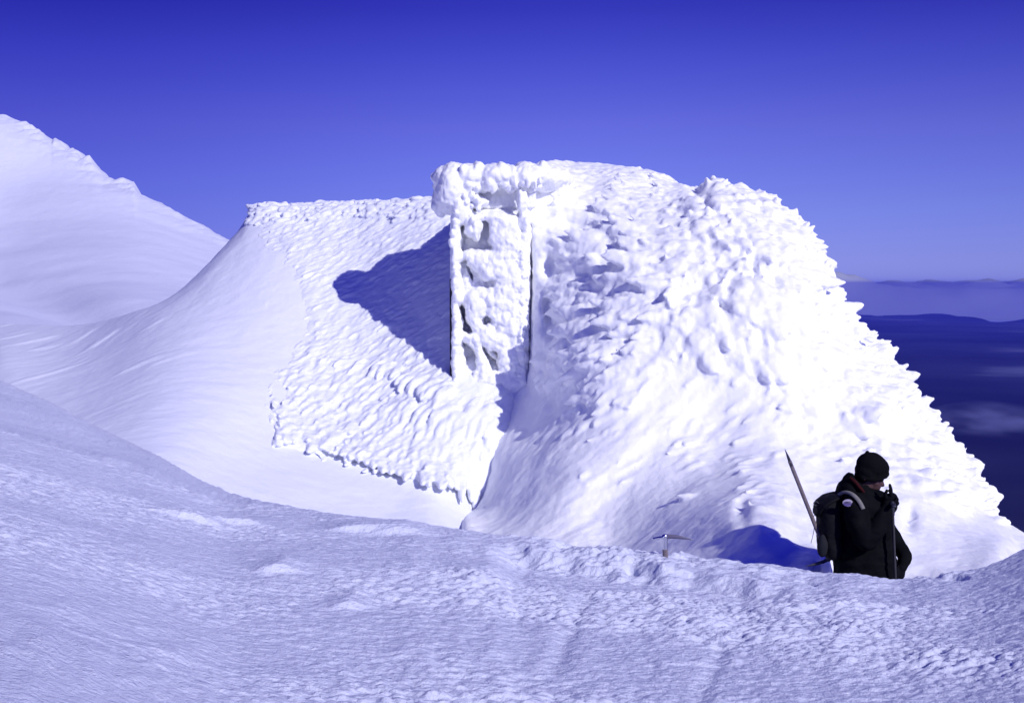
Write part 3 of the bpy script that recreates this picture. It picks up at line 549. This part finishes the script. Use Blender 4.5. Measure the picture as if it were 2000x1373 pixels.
# ---- the corner column with its iced framework
def build_tower():
    s = Soup(); D0 = 16.8
    add_box(s, (900, 332, 17.05), (1045, 405, 17.7)); add_box(s, (1022, 332, 17.4), (1110, 405, 19.2)); add_box(s, (884, 425, 17.1), (1034, 460, 19.6)); add_box(s, (900, 400, 17.1), (1034, 430, 17.8))
    # cap masses
    blob(s, 893, 370, 17.0, .26, .30, .32, -.2); blob(s, 872, 352, 17.1, .16, .15, .3); blob(s, 930, 347, 17.0, .28, .15, .3); blob(s, 903, 402, 16.92, .13, .22, .2, .15); blob(s, 866, 390, 17.1, .11, .20, .28)
    blob(s, 985, 345, 17.0, .34, .14, .32); blob(s, 1035, 346, 17.15, .22, .17, .35); blob(s, 1075, 350, 17.6, .28, .18, .5)
    blob(s, 938, 395, 16.98, .11, .07, .2)
    for k in range(70):
        x = rng.uniform(900, 1085); r = rng.uniform(.05, .11); blob(s, x, 347+rng.uniform(-16, 20), 16.85+.5*float(sstep(1030, 1085, x))+rng.uniform(-.08, .08), r*.8, r*rng.uniform(.6, 1.3), r)
    for x in np.arange(950, 1060, 6.5):              # hanging fingers under the cap
        l = rng.uniform(.04, .09); blob(s, x+rng.normal(0, 1.5), 352+rng.uniform(-8, 8), 16.74+rng.uniform(0, .08), .022+.014*rng.random(), l, .05)
    for k in range(26): blob(s, rng.uniform(880, 935), rng.uniform(370, 432), 16.74+rng.uniform(0, .12), .028, .035*rng.uniform(.6, 1.5), .04)
    for k in range(22): blob(s, rng.uniform(850, 880), rng.uniform(335, 415), 17.1+rng.uniform(-.1, .2), .05, .05, .07)
    # the front: a crust of ice over the framework, with openings down to the recess behind
    q = np.arange(881, 1037, 1.3); yy = np.arange(800, 404, -1.3); Q_, Y_ = np.meshgrid(q, yy); wn = np.stack([Q_/16, Y_/16, 0*Q_+2], -1).reshape(-1, 3)
    wx = Q_+3.0*fbm(wn, 3).reshape(Q_.shape); wy = Y_+3.0*fbm(wn+40, 3).reshape(Q_.shape)
    d = 16.86+0*Q_; dist = np.full(Q_.shape, -99.)
    for poly, dp in REC:
        k = edge_dist(wx, wy, poly); dist = np.maximum(dist, k); d = np.maximum(d, 16.86+1.35*dp*sstep(-1, 4, k))
    out_ = np.clip(-dist, 0, 60); d = d-.07*(1-np.exp(-out_/9))*(dist < 0)
    d += .05*np.exp(-((wx-904)/4)**2)*sstep(410, 430, wy)                              # seam beside the left upright
    g = sstep(450, 480, wy)*(1-sstep(735, 752, wy)); d += .10*np.exp(-((wx-1028)/2.4)**2)*g+.05*sstep(1003, 1010, wx)*g*(.5+.9*perlin(np.stack([Q_/4, Y_/4, 0*Q_], -1).reshape(-1, 3)).reshape(Q_.shape))
    bead = perlin(np.stack([0*Y_, Y_/9, 0*Q_+8], -1).reshape(-1, 3)).reshape(Q_.shape); d -= (.03+.05*np.clip(bead, -.3, 1))*np.exp(-((wx-890)/7)**2)
    d -= .03*domes(np.stack([Q_/13, Y_/13, 0*Q_+.5], -1).reshape(-1, 3)).reshape(Q_.shape)+.04*fbm(np.stack([Q_/45, Y_/45, 0*Q_+.5], -1).reshape(-1, 3), 2).reshape(Q_.shape)
    d += .12*np.clip((884-Q_)/3, 0, 1)+.25*np.clip((Q_-1030)/6, 0, 1)
    d += .35*(1-sstep(404, 425, Y_))
    rows = [P(Q_[i], Y_[i], d[i]) for i in range(len(yy))]; rows.append(rows[-1]+[0, 2.6, 0]); r0 = rows[0]+[0, 2.6, 0]; rows.append(r0); closed_loft(s, q, rows)
    for x, y, r in ((886, 455, .045), (885, 475, .05), (887, 508, .035), (890, 500, .04), (889, 524, .03), (884, 533, .025), (895, 436, .03), (888, 600, .025), (888, 720, .03)): blob(s, x, y, 16.80, r, r*1.1, r)
    blob(s, 1021, 392, 16.84, .07, .13, .09); blob(s, 1022, 425, 16.9, .05, .16, .08); blob(s, 930, 452, 16.84, .03, .05, .05); blob(s, 918, 446, 16.86, .035, .06, .06); blob(s, 962, 692, 16.98, .02, .07, .04, .8)
    blob(s, 885, 792, 16.7, .16, .10, .2); blob(s, 960, 792, 16.75, .3, .10, .25)
    me = remesh(s, 'corner_column', .0125, 2, .5)
    return displace(me, lambda co: .014*fbm(co*8+2, 3)+.007*domes(co*17+5)+.007*fbm(co*[24, 24, 14]+9, 2))
put('corner_column', build_tower(), M_rime, hut)['label'] = 'upright framed column encrusted with ice, under an overhanging rime cap'
def boxes(name, lst, matl, parent, bev=.004):
    bm = bmesh.new()
    for a, b, D1 in lst:
        lo = P(a[0], b[1], a[2]); hi = P(b[0], a[1], a[2]); r = bmesh.ops.create_cube(bm, size=1)
        sz = (hi[0]-lo[0], D1-a[2], hi[2]-lo[2]); c = ((hi[0]+lo[0])/2, (D1+a[2])/2, (hi[2]+lo[2])/2)
        for v in r['verts']: v.co = Vector((c[0]+v.co.x*sz[0], c[1]+v.co.y*sz[1], c[2]+v.co.z*sz[2]))
    bmesh.ops.bevel(bm, geom=bm.edges[:], offset=bev, segments=2, affect='EDGES'); me = bpy.data.meshes.new(name); bm.to_mesh(me); bm.free()
    return put(name, me, matl, parent)
boxes('dark_strip', [((878.6, 545, 16.83), (882.5, 748), 16.95)], M_dark, hut)['label'] = 'thin dark strip along the left edge of the column'  # narrow dark strip down the left edge of the column
# ------------------------------------------------------------------ the climber
DP = 10.3
def Q(px, py, dd=0.0): return P(px, py, DP+dd)
def tube(s, pts, rad, n=20, flat=1.0, up=(0, 1, 0)):
    """closed swept tube with round ends through world points; flat scales the radius along `up`"""
    pts = np.array(pts, float); rad = np.array(rad, float); m = max(8*len(pts), 16); t0 = np.linspace(0, 1, len(pts)); t = np.linspace(0, 1, m)
    if len(pts) > 2:
        L0 = np.r_[0, np.cumsum(np.linalg.norm(np.diff(pts, axis=0), axis=1))]; L0 /= L0[-1]
        ex = np.vstack([2*pts[0]-pts[1], pts, 2*pts[-1]-pts[-2]]); C = []
        for u in t:
            k = min(np.searchsorted(L0, u, side='right')-1, len(pts)-2); f = (u-L0[k])/(L0[k+1]-L0[k]); p0, p1, p2, p3 = ex[k:k+4]
            C.append(.5*((2*p1)+(-p0+p2)*f+(2*p0-5*p1+4*p2-p3)*f*f+(-p0+3*p1-3*p2+p3)*f**3))
        C = np.array(C); R = np.interp(t, L0, rad)
    else: C = pts[0]+(pts[1]-pts[0])*t[:, None]; R = np.interp(t, t0, rad)
    T = np.gradient(C, axis=0); T /= np.linalg.norm(T, axis=1)[:, None]
    a = np.linspace(0, math.pi/2, 6)[:-1]
    C2 = [C[0]-T[0]*R[0]*math.cos(x) for x in a]+list(C)+[C[-1]+T[-1]*R[-1]*math.cos(x) for x in a[::-1]]
    R2 = [max(R[0]*math.sin(x), 1e-4) for x in a]+list(R)+[max(R[-1]*math.sin(x), 1e-4) for x in a[::-1]]; T2 = [T[0]]*5+list(T)+[T[-1]]*5
    V = []; th = np.linspace(0, 2*math.pi, n, endpoint=False); U = np.array(up, float)
    for c, r, tt in zip(C2, R2, T2):
        u = U-tt*(U@tt)
        if np.linalg.norm(u) < .05: u = np.array([1., .2, 0])-tt*(tt@np.array([1., .2, 0]))
        u /= np.linalg.norm(u); w_ = np.cross(tt, u); V.append(c+r*flat*np.cos(th)[:, None]*u+r*np.sin(th)[:, None]*w_)
    k = len(C2); V = np.concatenate(V+[[C2[0]], [C2[-1]]]); F = []
    for i in range(k-1):
        for j in range(n): j2 = (j+1) % n; F += [[i*n+j, i*n+j2, (i+1)*n+j2], [i*n+j, (i+1)*n+j2, (i+1)*n+j]]
    for j in range(n): j2 = (j+1) % n; F += [[k*n, j2, j], [k*n+1, (k-1)*n+j, (k-1)*n+j2]]
    s.add(V, F)
def ell(s, c, r, tilt=0.0, yaw=0.0):
    """ellipsoid, radii along forward/side/up; tilt nods it forward"""
    V, F = ICO3; M = Matrix.Rotation(yaw, 3, 'Z') @ Matrix.Rotation(tilt, 3, 'Y'); s.add((V*np.array(r))@np.array(M).T+np.array(c), F)
def rings(s, lst, n=40, sup=2.4):
    """lofted trunk: (py, px_back, px_front, half width, side shift)"""
    th = np.linspace(0, 2*math.pi, n, endpoint=False); V = []
    for py, xb, xf, hw, dd in lst:
        a = Q(xb, py); b = Q(xf, py); c = (a+b)/2; c[1] += dd; rx = (b[0]-a[0])/2
        cx = np.sign(np.cos(th))*np.abs(np.cos(th))**(2/sup)*rx; cy = np.sign(np.sin(th))*np.abs(np.sin(th))**(2/sup)*hw
        V.append(np.stack([c[0]+cx, c[1]+cy, np.full(n, c[2])], -1))
    k = len(V); c0, c1 = V[0].mean(0), V[-1].mean(0); V = np.concatenate(V+[[c0], [c1]]); F = []
    for i in range(k-1):
        for j in range(n): j2 = (j+1) % n; F += [[i*n+j, (i+1)*n+j2, i*n+j2], [i*n+j, (i+1)*n+j, (i+1)*n+j2]]
    for j in range(n): j2 = (j+1) % n; F += [[k*n, j, j2], [k*n+1, (k-1)*n+j2, (k-1)*n+j]]
    s.add(V, F)
FLOOR = -2.96
M_skin = mat('shaded_skin', (.06, .029, .032), .55, .3)  # base colour darkened to hold the shade on the face
M_jacket = mat('dark_olive_cloth', (.0035, .004, .0058), .9, .03, bumps=[(30, .004, .5, (1, 1, 1)), (400, .0006, .4, (1, 1, 1))], var=(7, (.0062, .0068, .0082)))
M_trouser = mat('dark_wool', (.010, .010, .012), .9, .1, bumps=[(60, .002, .5, (1, 1, 1))])
M_hat = mat('black_knitted_wool', (.005, .005, .0065), .95, .05, bumps=[(220, .002, .7, (1, 1, 3))])
M_glove = mat('black_wool_glove', (.006, .006, .009), .95, .05, bumps=[(250, .0015, .6, (1, 1, 1))])
M_boot = mat('boot_leather', (.012, .010, .009), .5, .4)
M_red = mat('dark_red_wool', (.034, .005, .007), .9, .1, bumps=[(200, .001, .6, (1, 1, 1))])
M_lens = mat('dark_glass', (.004, .004, .006), .12, .6)
M_pack = mat('navy_canvas', (.0045, .005, .008), .85, .15, bumps=[(35, .004, .5, (1, 1, 1)), (300, .0008, .5, (1, 1, 1))])
M_pocket = mat('faded_canvas', (.013, .014, .020), .85, .15, bumps=[(35, .003, .5, (1, 1, 1))])
M_strap = mat('tan_webbing', (.16, .155, .15), .85, .1, bumps=[(300, .001, .5, (1, 1, 1))], var=(12, (.22, .215, .20)))
M_badge = mat('badge_cloth', (.42, .38, .50), .8, .1); M_badge2 = mat('badge_blue', (.10, .08, .22), .8, .1); M_badge3 = mat('badge_thread', (.09, .08, .16), .8, .1)
M_steel = mat('forged_steel', (.05, .05, .07), .5, .4, metal=.5, bumps=[(90, .001, .4, (1, 1, 1))])
M_darkwood = mat('stained_wood', (.035, .035, .042), .6, .3, bumps=[(120, .001, .5, (1, 1, .1))])
M_glint = mat('glint_steel', (.75, .75, .78), .22, .6, metal=1)  # bright colour puts the sun's glint on the planted axe's socket and adze
M_ash = mat('ash_wood', (.13, .105, .12), .55, .3, bumps=[(120, .001, .5, (1, 1, .1))], var=(40, (.19, .16, .17)))
M_cord = mat('grey_cord', (.10, .10, .12), .8, .1)
person = empty('person', (Q(1685, 1350)[0], DP, FLOOR)); tag(person, 'climber in black woolly hat and dark parka, gloved hand raised to the mouth', 'person')
def wr(name, s, vox, sm, matl, parent, fold=None):
    me = remesh(s, name, vox, sm, .5)
    if fold: displace(me, fold)
    return put(name, me, matl, parent)
def bow(s, ang=.24, c=(1694, 936)):
    c = Q(*c); R = np.array(Matrix.Rotation(ang, 3, 'Y')); s.V = [(v-c)@R.T+c for v in s.V]; return s
def head(out):
    s = Soup()
    ell(s, Q(1699, 921), (.098, .078, .105), .45); ell(s, Q(1709, 944), (.052, .055, .062), .35); ell(s, Q(1714, 957), (.024, .026, .020), .3)
    tube(s, [Q(1719, 926), Q(1726, 940)], [.010, .014]); ell(s, Q(1725.5, 940.5), (.011, .016, .010)); ell(s, Q(1719.5, 922), (.020, .055, .014), .3)
    ell(s, Q(1720.5, 948), (.010, .022, .0055), .4); ell(s, Q(1719.5, 951.5), (.010, .020, .006), .4); ell(s, Q(1712, 941, -.045), (.022, .016, .020)); ell(s, Q(1712, 941, .045), (.022, .016, .020))
    for sg in (-1, 1): ell(s, Q(1690, 934, sg*.078), (.018, .009, .030), .3); ell(s, Q(1716, 930.5, sg*.032), (.012, .014, .010))
    bow(s); out.V += s.V; out.F3 += [f+out.n for f in s.F3]; out.n += s.n
    tube(out, [Q(1693, 940), Q(1683, 968), Q(1680, 985)], [.062, .064, .08])
def hand_fingers(s, wrist, palm, dirs, rad=.0115):
    tube(s, [wrist, palm], [.030, .040], flat=.7)
    for base, mid, tip, r in dirs: tube(s, [base, mid, tip], [r, r*.95, r*.8], n=12)
NEAR = [(Q(1740, 966, -.20), Q(1740, 957, -.205), Q(1738, 947, -.20), .0125),
        (Q(1746, 968, -.18), Q(1752, 976, -.22), Q(1744, 982, -.235), .0120), (Q(1747, 975, -.17), Q(1753, 983, -.21), Q(1744, 989, -.23), .0118), (Q(1746, 982, -.16), Q(1750, 990, -.20), Q(1742, 994, -.22), .0105),
        (Q(1732, 976, -.17), Q(1729, 967, -.20), Q(1732, 958, -.205), .0130)]
FAR = [(Q(1755, 1116, -.02), Q(1746, 1119, -.05), Q(1747, 1125, -.08), .011), (Q(1756, 1121, -.02), Q(1747, 1125, -.06), Q(1748, 1131, -.085), .011), (Q(1756, 1126, -.01), Q(1749, 1131, -.05), Q(1750, 1136, -.075), .0105),
       (Q(1757, 1130, 0), Q(1752, 1136, -.03), Q(1753, 1140, -.055), .0095), (Q(1752, 1110, -.01), Q(1744, 1112, -.03), Q(1741, 1117, -.055), .012)]
def body():
    s = Soup(); head(s)
    rings(s, [(968, 1655, 1705, .09, 0), (985, 1645, 1722, .17, 0), (1020, 1642, 1728, .16, 0), (1060, 1646, 1724, .14, 0), (1110, 1644, 1726, .15, 0), (1150, 1646, 1722, .15, 0)])
    tube(s, [Q(1672, 985, -.17), Q(1690, 1050, -.24), Q(1735, 990, -.18)], [.05, .042, .03]); tube(s, [Q(1690, 985, .17), Q(1749, 1056, .14), Q(1765, 1085, .06), Q(1759, 1110, .01)], [.05, .038, .030, .025])
    tube(s, [Q(1683, 1145, -.09), Q(1690, 1240, -.10), Q(1676, 1335, -.10)], [.085, .058, .045]); tube(s, [Q(1690, 1145, .09), Q(1706, 1240, .10), Q(1700, 1335, .10)], [.085, .058, .045])
    hand_fingers(s, Q(1734, 992, -.17), Q(1741, 974, -.17), [(a, b, c, r*.8) for a, b, c, r in NEAR]); hand_fingers(s, Q(1760, 1108, .0), Q(1756, 1121, .0), [(a, b, c, r*.8) for a, b, c, r in FAR])
    wr('body', s, .0065, 1, M_skin, person)
body()
def folds(co): return .010*fbm(co*[7, 7, 10]+3, 3)+.005*np.clip(perlin(co*[9, 9, 26]+8), -.3, 1)
s = Soup()
rings(s, [(945, 1661, 1693, .085, 0), (958, 1652, 1706, .12, 0), (968, 1644, 1716, .175, 0), (982, 1635, 1727, .215, 0), (1005, 1630, 1738, .215, 0), (1035, 1629, 1745, .195, 0), (1065, 1629, 1747, .19, 0), (1095, 1629, 1747, .195, 0), (1125, 1629, 1748, .205, 0), (1150, 1631, 1746, .21, 0)], sup=2.3)
tube(s, [Q(1668, 984, -.175), Q(1676, 1020, -.23), Q(1692, 1056, -.245), Q(1716, 1028, -.235), Q(1737, 990, -.185)], [.082, .078, .074, .068, .052])
tube(s, [Q(1690, 985, .17), Q(1721, 1018, .17), Q(1749, 1056, .14), Q(1766, 1085, .06), Q(1762, 1106, .015)], [.080, .068, .058, .050, .046])
tube(s, [Q(1661, 930), Q(1655, 950), Q(1652, 970)], [.035, .06, .08], flat=2.0)     # folded hood at the nape
tube(s, [Q(1664, 938, -.06), Q(1690, 962, -.10), Q(1716, 972, -.05), Q(1720, 974, .05), Q(1692, 962, .10), Q(1664, 938, .06)], [.032]*6)
tube(s, [Q(1700, 968, -.03), Q(1722, 972, -.04), Q(1729, 985, -.03)], [.05, .045, .05], flat=1.5)
rings(s, [(1088, 1627, 1748, .20, 0), (1092, 1626.5, 1749, .203, 0), (1096, 1627, 1748, .20, 0)], sup=2.3)
jk = wr('jacket', s, .009, 2, M_jacket, person, folds)
s = Soup(); tube(s, [Q(1736, 996, -.18), Q(1739, 985, -.175)], [.040, .041]); tube(s, [Q(1737, 990, -.175), Q(1741, 974, -.175)], [.034, .047], flat=.75)
for a, b, c, r in NEAR: tube(s, [a, b, c], [r*1.15, r*1.1, r*.85], n=12)
gl = wr('glove', s, .0045, 1, M_glove, person)
s = Soup(); tube(s, [Q(1763, 1100, .03), Q(1761, 1108, .01)], [.038, .038]); tube(s, [Q(1761, 1106, .01), Q(1756, 1121, 0)], [.034, .044], flat=.75)
for a, b, c, r in FAR: tube(s, [a, b, c], [r*1.15, r*1.1, r*.85], n=12)
wr('glove', s, .0045, 1, M_glove, person)
s = Soup(); ell(s, Q(1699, 909), (.118, .103, .100), .22); ell(s, Q(1691, 922), (.092, .098, .075), .35); ell(s, Q(1711, 908), (.085, .085, .07), .55); tube(s, [Q(1688, 890), Q(1685, 884)], [.03, .014])
ell(s, Q(1682, 932), (.050, .088, .05), .5)
a_ = np.linspace(0, 2*math.pi, 17); c_ = Q(1703, 924); ax = (Q(1731, 918)-Q(1676, 932))/2; tube(s, [c_+ax*math.cos(t)*1.0+np.array([0, .094, 0])*math.sin(t)+np.array([0, 0, -.028])*abs(math.sin(t)) for t in a_], [.013]*17, n=12)
bow(s, .16); wr('hat', s, .005, 2, M_hat, person, lambda co: .0018*perlin(co*[60, 60, 25]+3)+.003*perlin(co*14))
s = Soup()
for sg in (-1, 1): ell(s, Q(1719.5, 930, sg*.036), (.014, .036, .019), .15, sg*-.25); tube(s, [Q(1717, 930, sg*.066), Q(1705, 934, sg*.080), Q(1692, 937, sg*.080)], [.0045, .0035, .003], n=8)
tube(s, [Q(1723, 928, -.02), Q(1724, 927.5), Q(1723, 928, .02)], [.004]*3, n=8); bow(s); sg_ = wr('sunglasses', s, .0025, 1, M_lens, person)
s = Soup(); tube(s, [Q(1721, 927, -.066), Q(1726, 925.5, -.050), Q(1730, 925, -.02), Q(1729, 925, .03)], [.0030]*4, n=8); bow(s); put('highlight_strip', s.mesh('highlight_strip'), mat('pale_highlight', (.30, .30, .36), .4, .5), sg_)  # pale strip stands in for the highlight along the brow of the sunglasses
s = Soup(); tube(s, [Q(1662, 934, -.095), Q(1670, 941, -.115), Q(1680, 953, -.128), Q(1687, 961, -.128)], [.010, .013, .013, .010], flat=1, n=12); 
put('neck_scarf', s.mesh('neck_scarf'), M_red, person)
s = Soup(); tube(s, [Q(1684, 1140, -.09), Q(1691, 1240, -.10), Q(1677, 1322, -.10)], [.115, .085, .072]); tube(s, [Q(1692, 1140, .09), Q(1707, 1240, .10), Q(1701, 1322, .10)], [.115, .085, .072]); rings(s, [(1120, 1636, 1742, .18, 0), (1165, 1638, 1738, .18, 0)])
wr('trousers', s, .011, 2, M_trouser, person, folds)
for x, dd in ((1677, -.10), (1701, .10)):
    s = Soup(); tube(s, [Q(x, 1318, dd), Q(x-1, 1346, dd)], [.066, .060]); tube(s, [Q(x-6, 1347, dd), Q(x+20, 1348, dd), Q(x+42, 1350, dd)], [.050, .050, .038]); tube(s, [Q(x-8, 1357, dd), Q(x+42, 1358, dd)], [.045, .045], flat=1.05); wr('boot', s, .007, 1, M_boot, person)
# badge on the sleeve
def disc(name, c, rx, rz, y, matl, parent, half=None):
    n = 40; th = np.linspace(0, 2*math.pi, n, endpoint=False); F = []
    if half: th = np.linspace(*half, n)
    f = np.stack([c[0]+rx*np.cos(th), np.full(n, y), c[2]+rz*np.sin(th)], -1); b = f+[0, .004, 0]; f[:, 1] += ((f[:, 0]-c[0])/rx)**2*.006
    bm = bmesh.new(); vf = [bm.verts.new(v) for v in f]; vb = [bm.verts.new(v) for v in b]; bm.faces.new(vf); bm.faces.new(vb[::-1])
    for i in range(n): bm.faces.new([vf[i], vb[i], vb[(i+1) % n], vf[(i+1) % n]])
    bmesh.ops.recalc_face_normals(bm, faces=bm.faces); me = bpy.data.meshes.new(name); bm.to_mesh(me); bm.free(); return put(name, me, matl, parent)
dep = bpy.context.evaluated_depsgraph_get()
def front_y(px, py, lo=-.6):
    """nearest jacket surface along the view line"""
    o = Vector((0, 0, 0)); d = Vector(Q(px, py)).normalized(); wl = Vector(WORLD(jk)); h = jk.ray_cast(o-wl, d); return (h[1]+wl) if h[0] else Vector(Q(px, py, -.3))
dep.update(); hp = front_y(1656, 982)
yb = min(front_y(x, y).y for x, y in ((1656, 982), (1649, 982), (1663, 982), (1656, 978), (1656, 987)))-.005
cb = P(1656, 982, yb)
bd = disc('badge', cb, .036, .026, yb, M_badge, jk); bd['label'] = 'pale oval cloth badge on the sleeve'
disc('badge_field', cb, .0335, .0235, yb-.0025, M_badge2, jk, (math.pi*1.03, math.pi*1.97))
for k in range(6):
    s = Soup(); x = 1650+k*2.3; tube(s, [P(x, 979.2, yb-.003), P(x+.5, 982.0, yb-.003)], [.0022]*2, n=6)
    if k == 0: S_ = Soup()
    S_.add(np.concatenate(s.V), np.concatenate(s.F3))
put('badge_stitching', S_.mesh('badge_stitching'), M_badge3, jk)
# ------------------------------------------------------------------ rucksack
pack = empty('rucksack', Q(1615, 1090)); tag(pack, 'dark canvas rucksack worn on the back of the climber, with a pale shoulder strap', 'rucksack')
s = Soup(); rings(s, [(974, 1606, 1640, .11, 0), (985, 1599, 1640, .14, 0), (1010, 1597, 1640, .155, 0), (1040, 1598, 1640, .165, 0), (1065, 1601, 1640, .165, 0), (1080, 1607, 1638, .15, 0), (1088, 1616, 1634, .12, 0)], sup=3)
wr('pack_body', s, .008, 4, M_pack, pack, folds)
s = Soup(); tube(s, [Q(1594, 1003), Q(1602, 985), Q(1622, 972), Q(1640, 968)], [.018, .028, .030, .025], flat=5); wr('lid_flap', s, .008, 3, M_pack, pack, folds)
s = Soup(); ell(s, Q(1606, 1066, -.15), (.040, .035, .085), .0, .3); wr('side_pocket', s, .007, 2, M_pocket, pack, lambda co: .004*perlin(co*18))
def ribbon(s, pts, half, thick):
    pts = np.array(pts); V = []; F = []
    m = 30; t0 = np.linspace(0, 1, len(pts)); t = np.linspace(0, 1, m); C = np.stack([np.interp(t, t0, pts[:, i]) for i in range(3)], -1)
    for _ in range(6): C[1:-1] = (C[:-2]+C[2:]+2*C[1:-1])/4
    T = np.gradient(C, axis=0); T /= np.linalg.norm(T, axis=1)[:, None]; out = np.array([-.1, -.8, .6]); sd_ = np.cross(T, out); sd_ /= np.linalg.norm(sd_, axis=1)[:, None]; nn = np.cross(sd_, T)
    for a, b in ((1, 1), (-1, 1), (-1, -1), (1, -1)): V.append(C+sd_*half*a+nn*thick*b)
    G = np.stack(V, 1); n = 4; V = G.reshape(-1, 3)
    for i in range(m-1):
        for j in range(4): j2 = (j+1) % 4; F.append([i*4+j, i*4+j2, (i+1)*4+j2, (i+1)*4+j])
    F += [[0, 3, 2, 1], [4*m-4, 4*m-3, 4*m-2, 4*m-1]]; s.add(V, F)
sp = [(1633, 972), (1641, 963), (1652, 960), (1664, 964), (1674, 973), (1681, 983), (1686, 994)]
def lay(pts, off=.012, n_=0):
    out = []
    for x, y in pts:
        h = front_y(x, y); d = Vector(h).normalized(); out.append(np.array(h-d*off))
    return out
s = Soup(); ribbon(s, lay(sp, .020), .0145, .003); put('shoulder_strap', s.mesh('shoulder_strap'), M_strap, pack)['label'] = 'pale webbing shoulder strap'
s = Soup(); tube(s, [Q(1601, 984, -.05), Q(1594, 979, -.06), Q(1589, 982, -.06), Q(1592, 987, -.05), Q(1600, 986, -.05)], [.0022]*5, n=8); put('cord_loop', s.mesh('cord_loop'), M_cord, pack)
s = Soup(); tube(s, [Q(1598, 1000, -.03), Q(1589, 1008, -.05), Q(1587, 1018, -.05), Q(1590, 1030, -.05), Q(1588, 1044, -.05), Q(1584, 1060, -.05)], [.0022]*6, n=8); put('cord_loop', s.mesh('cord_loop'), M_cord, pack)
s = Soup(); tube(s, [Q(1599, 1036, -.03), Q(1590, 1032, -.05), Q(1594, 1026, -.05), Q(1600, 1024, -.03)], [.003]*4, n=8); put('cord_loop', s.mesh('cord_loop'), M_cord, pack)
# ------------------------------------------------------------------ ice axes
def ice_axe(label, head_c, shaft_dir, pick_dir, length, shaft_r, loc=None, wood=None, sock=None, steel=None):
    M_steel = steel or globals()['M_steel']
    """wooden-shafted ice axe: head at head_c, shaft leaving along shaft_dir, pick pointing along pick_dir"""
    h = np.array(head_c, float); a = np.array(shaft_dir, float); a /= np.linalg.norm(a); p = np.array(pick_dir, float); p -= a*(p@a); p /= np.linalg.norm(p); n = np.cross(a, p)
    o = empty('ice_axe', h+a*length if loc is None else loc); tag(o, label, 'ice axe', 'wooden ice axes of the climbers')
    s = Soup(); tube(s, [h+a*.02, h+a*(length-.10)], [shaft_r, shaft_r*.92], flat=1.25, up=p, n=16); put('shaft', s.mesh('shaft'), wood or M_ash, o)
    s = Soup(); tube(s, [h+a*(length-.13), h+a*(length-.07), h+a*length], [shaft_r*1.03, shaft_r*.8, .0015], n=16); put('spike', s.mesh('spike'), M_steel, o)
    s = Soup(); tube(s, [h-a*.004+p*.0, h+p*.05-a*.003, h+p*.11+a*.006, h+p*.175+a*.022], [.0145, .0135, .0105, .002], flat=.55, up=n, n=16); put('pick', s.mesh('pick'), M_steel, o)
    s = Soup(); tube(s, [h-p*.01-a*.002, h-p*.04, h-p*.07+a*.006], [.010, .008, .008], flat=2.2, up=n, n=16); put('adze', s.mesh('adze'), sock or M_steel, o)
    s = Soup(); tube(s, [h-a*.006, h+a*.075], [.0155, .0135], flat=1.25, up=p, n=16); put('head_socket', s.mesh('head_socket'), sock or M_steel, o)
    return o
hd = Q(1618, 1091, -.02); tp = Q(1533, 877, -.16); v = tp-hd
ice_axe('ice axe strapped head down to the rucksack, its spike pointing up', hd, v, (-1, -.1, -.3), float(np.linalg.norm(v)), .0125)
gh = Q(1743, 984, -.235)
ice_axe('ice axe held head up in the gloved hand of the climber', gh, Q(1749, 1137, -.23)-gh, (.12, 1, -.2), .86, .0105, wood=M_darkwood)
Dx = 8.85; X0 = P(1298, 1049, Dx)
M_ash2 = M_ash
ice_axe('ice axe planted in the snow crest, only its head and short shaft showing', X0, (.05, .03, -1), (1, -.1, -.05), .62, .0135, sock=M_glint, steel=mat('worn_steel', (.13, .12, .19), .5, .4, metal=.3))
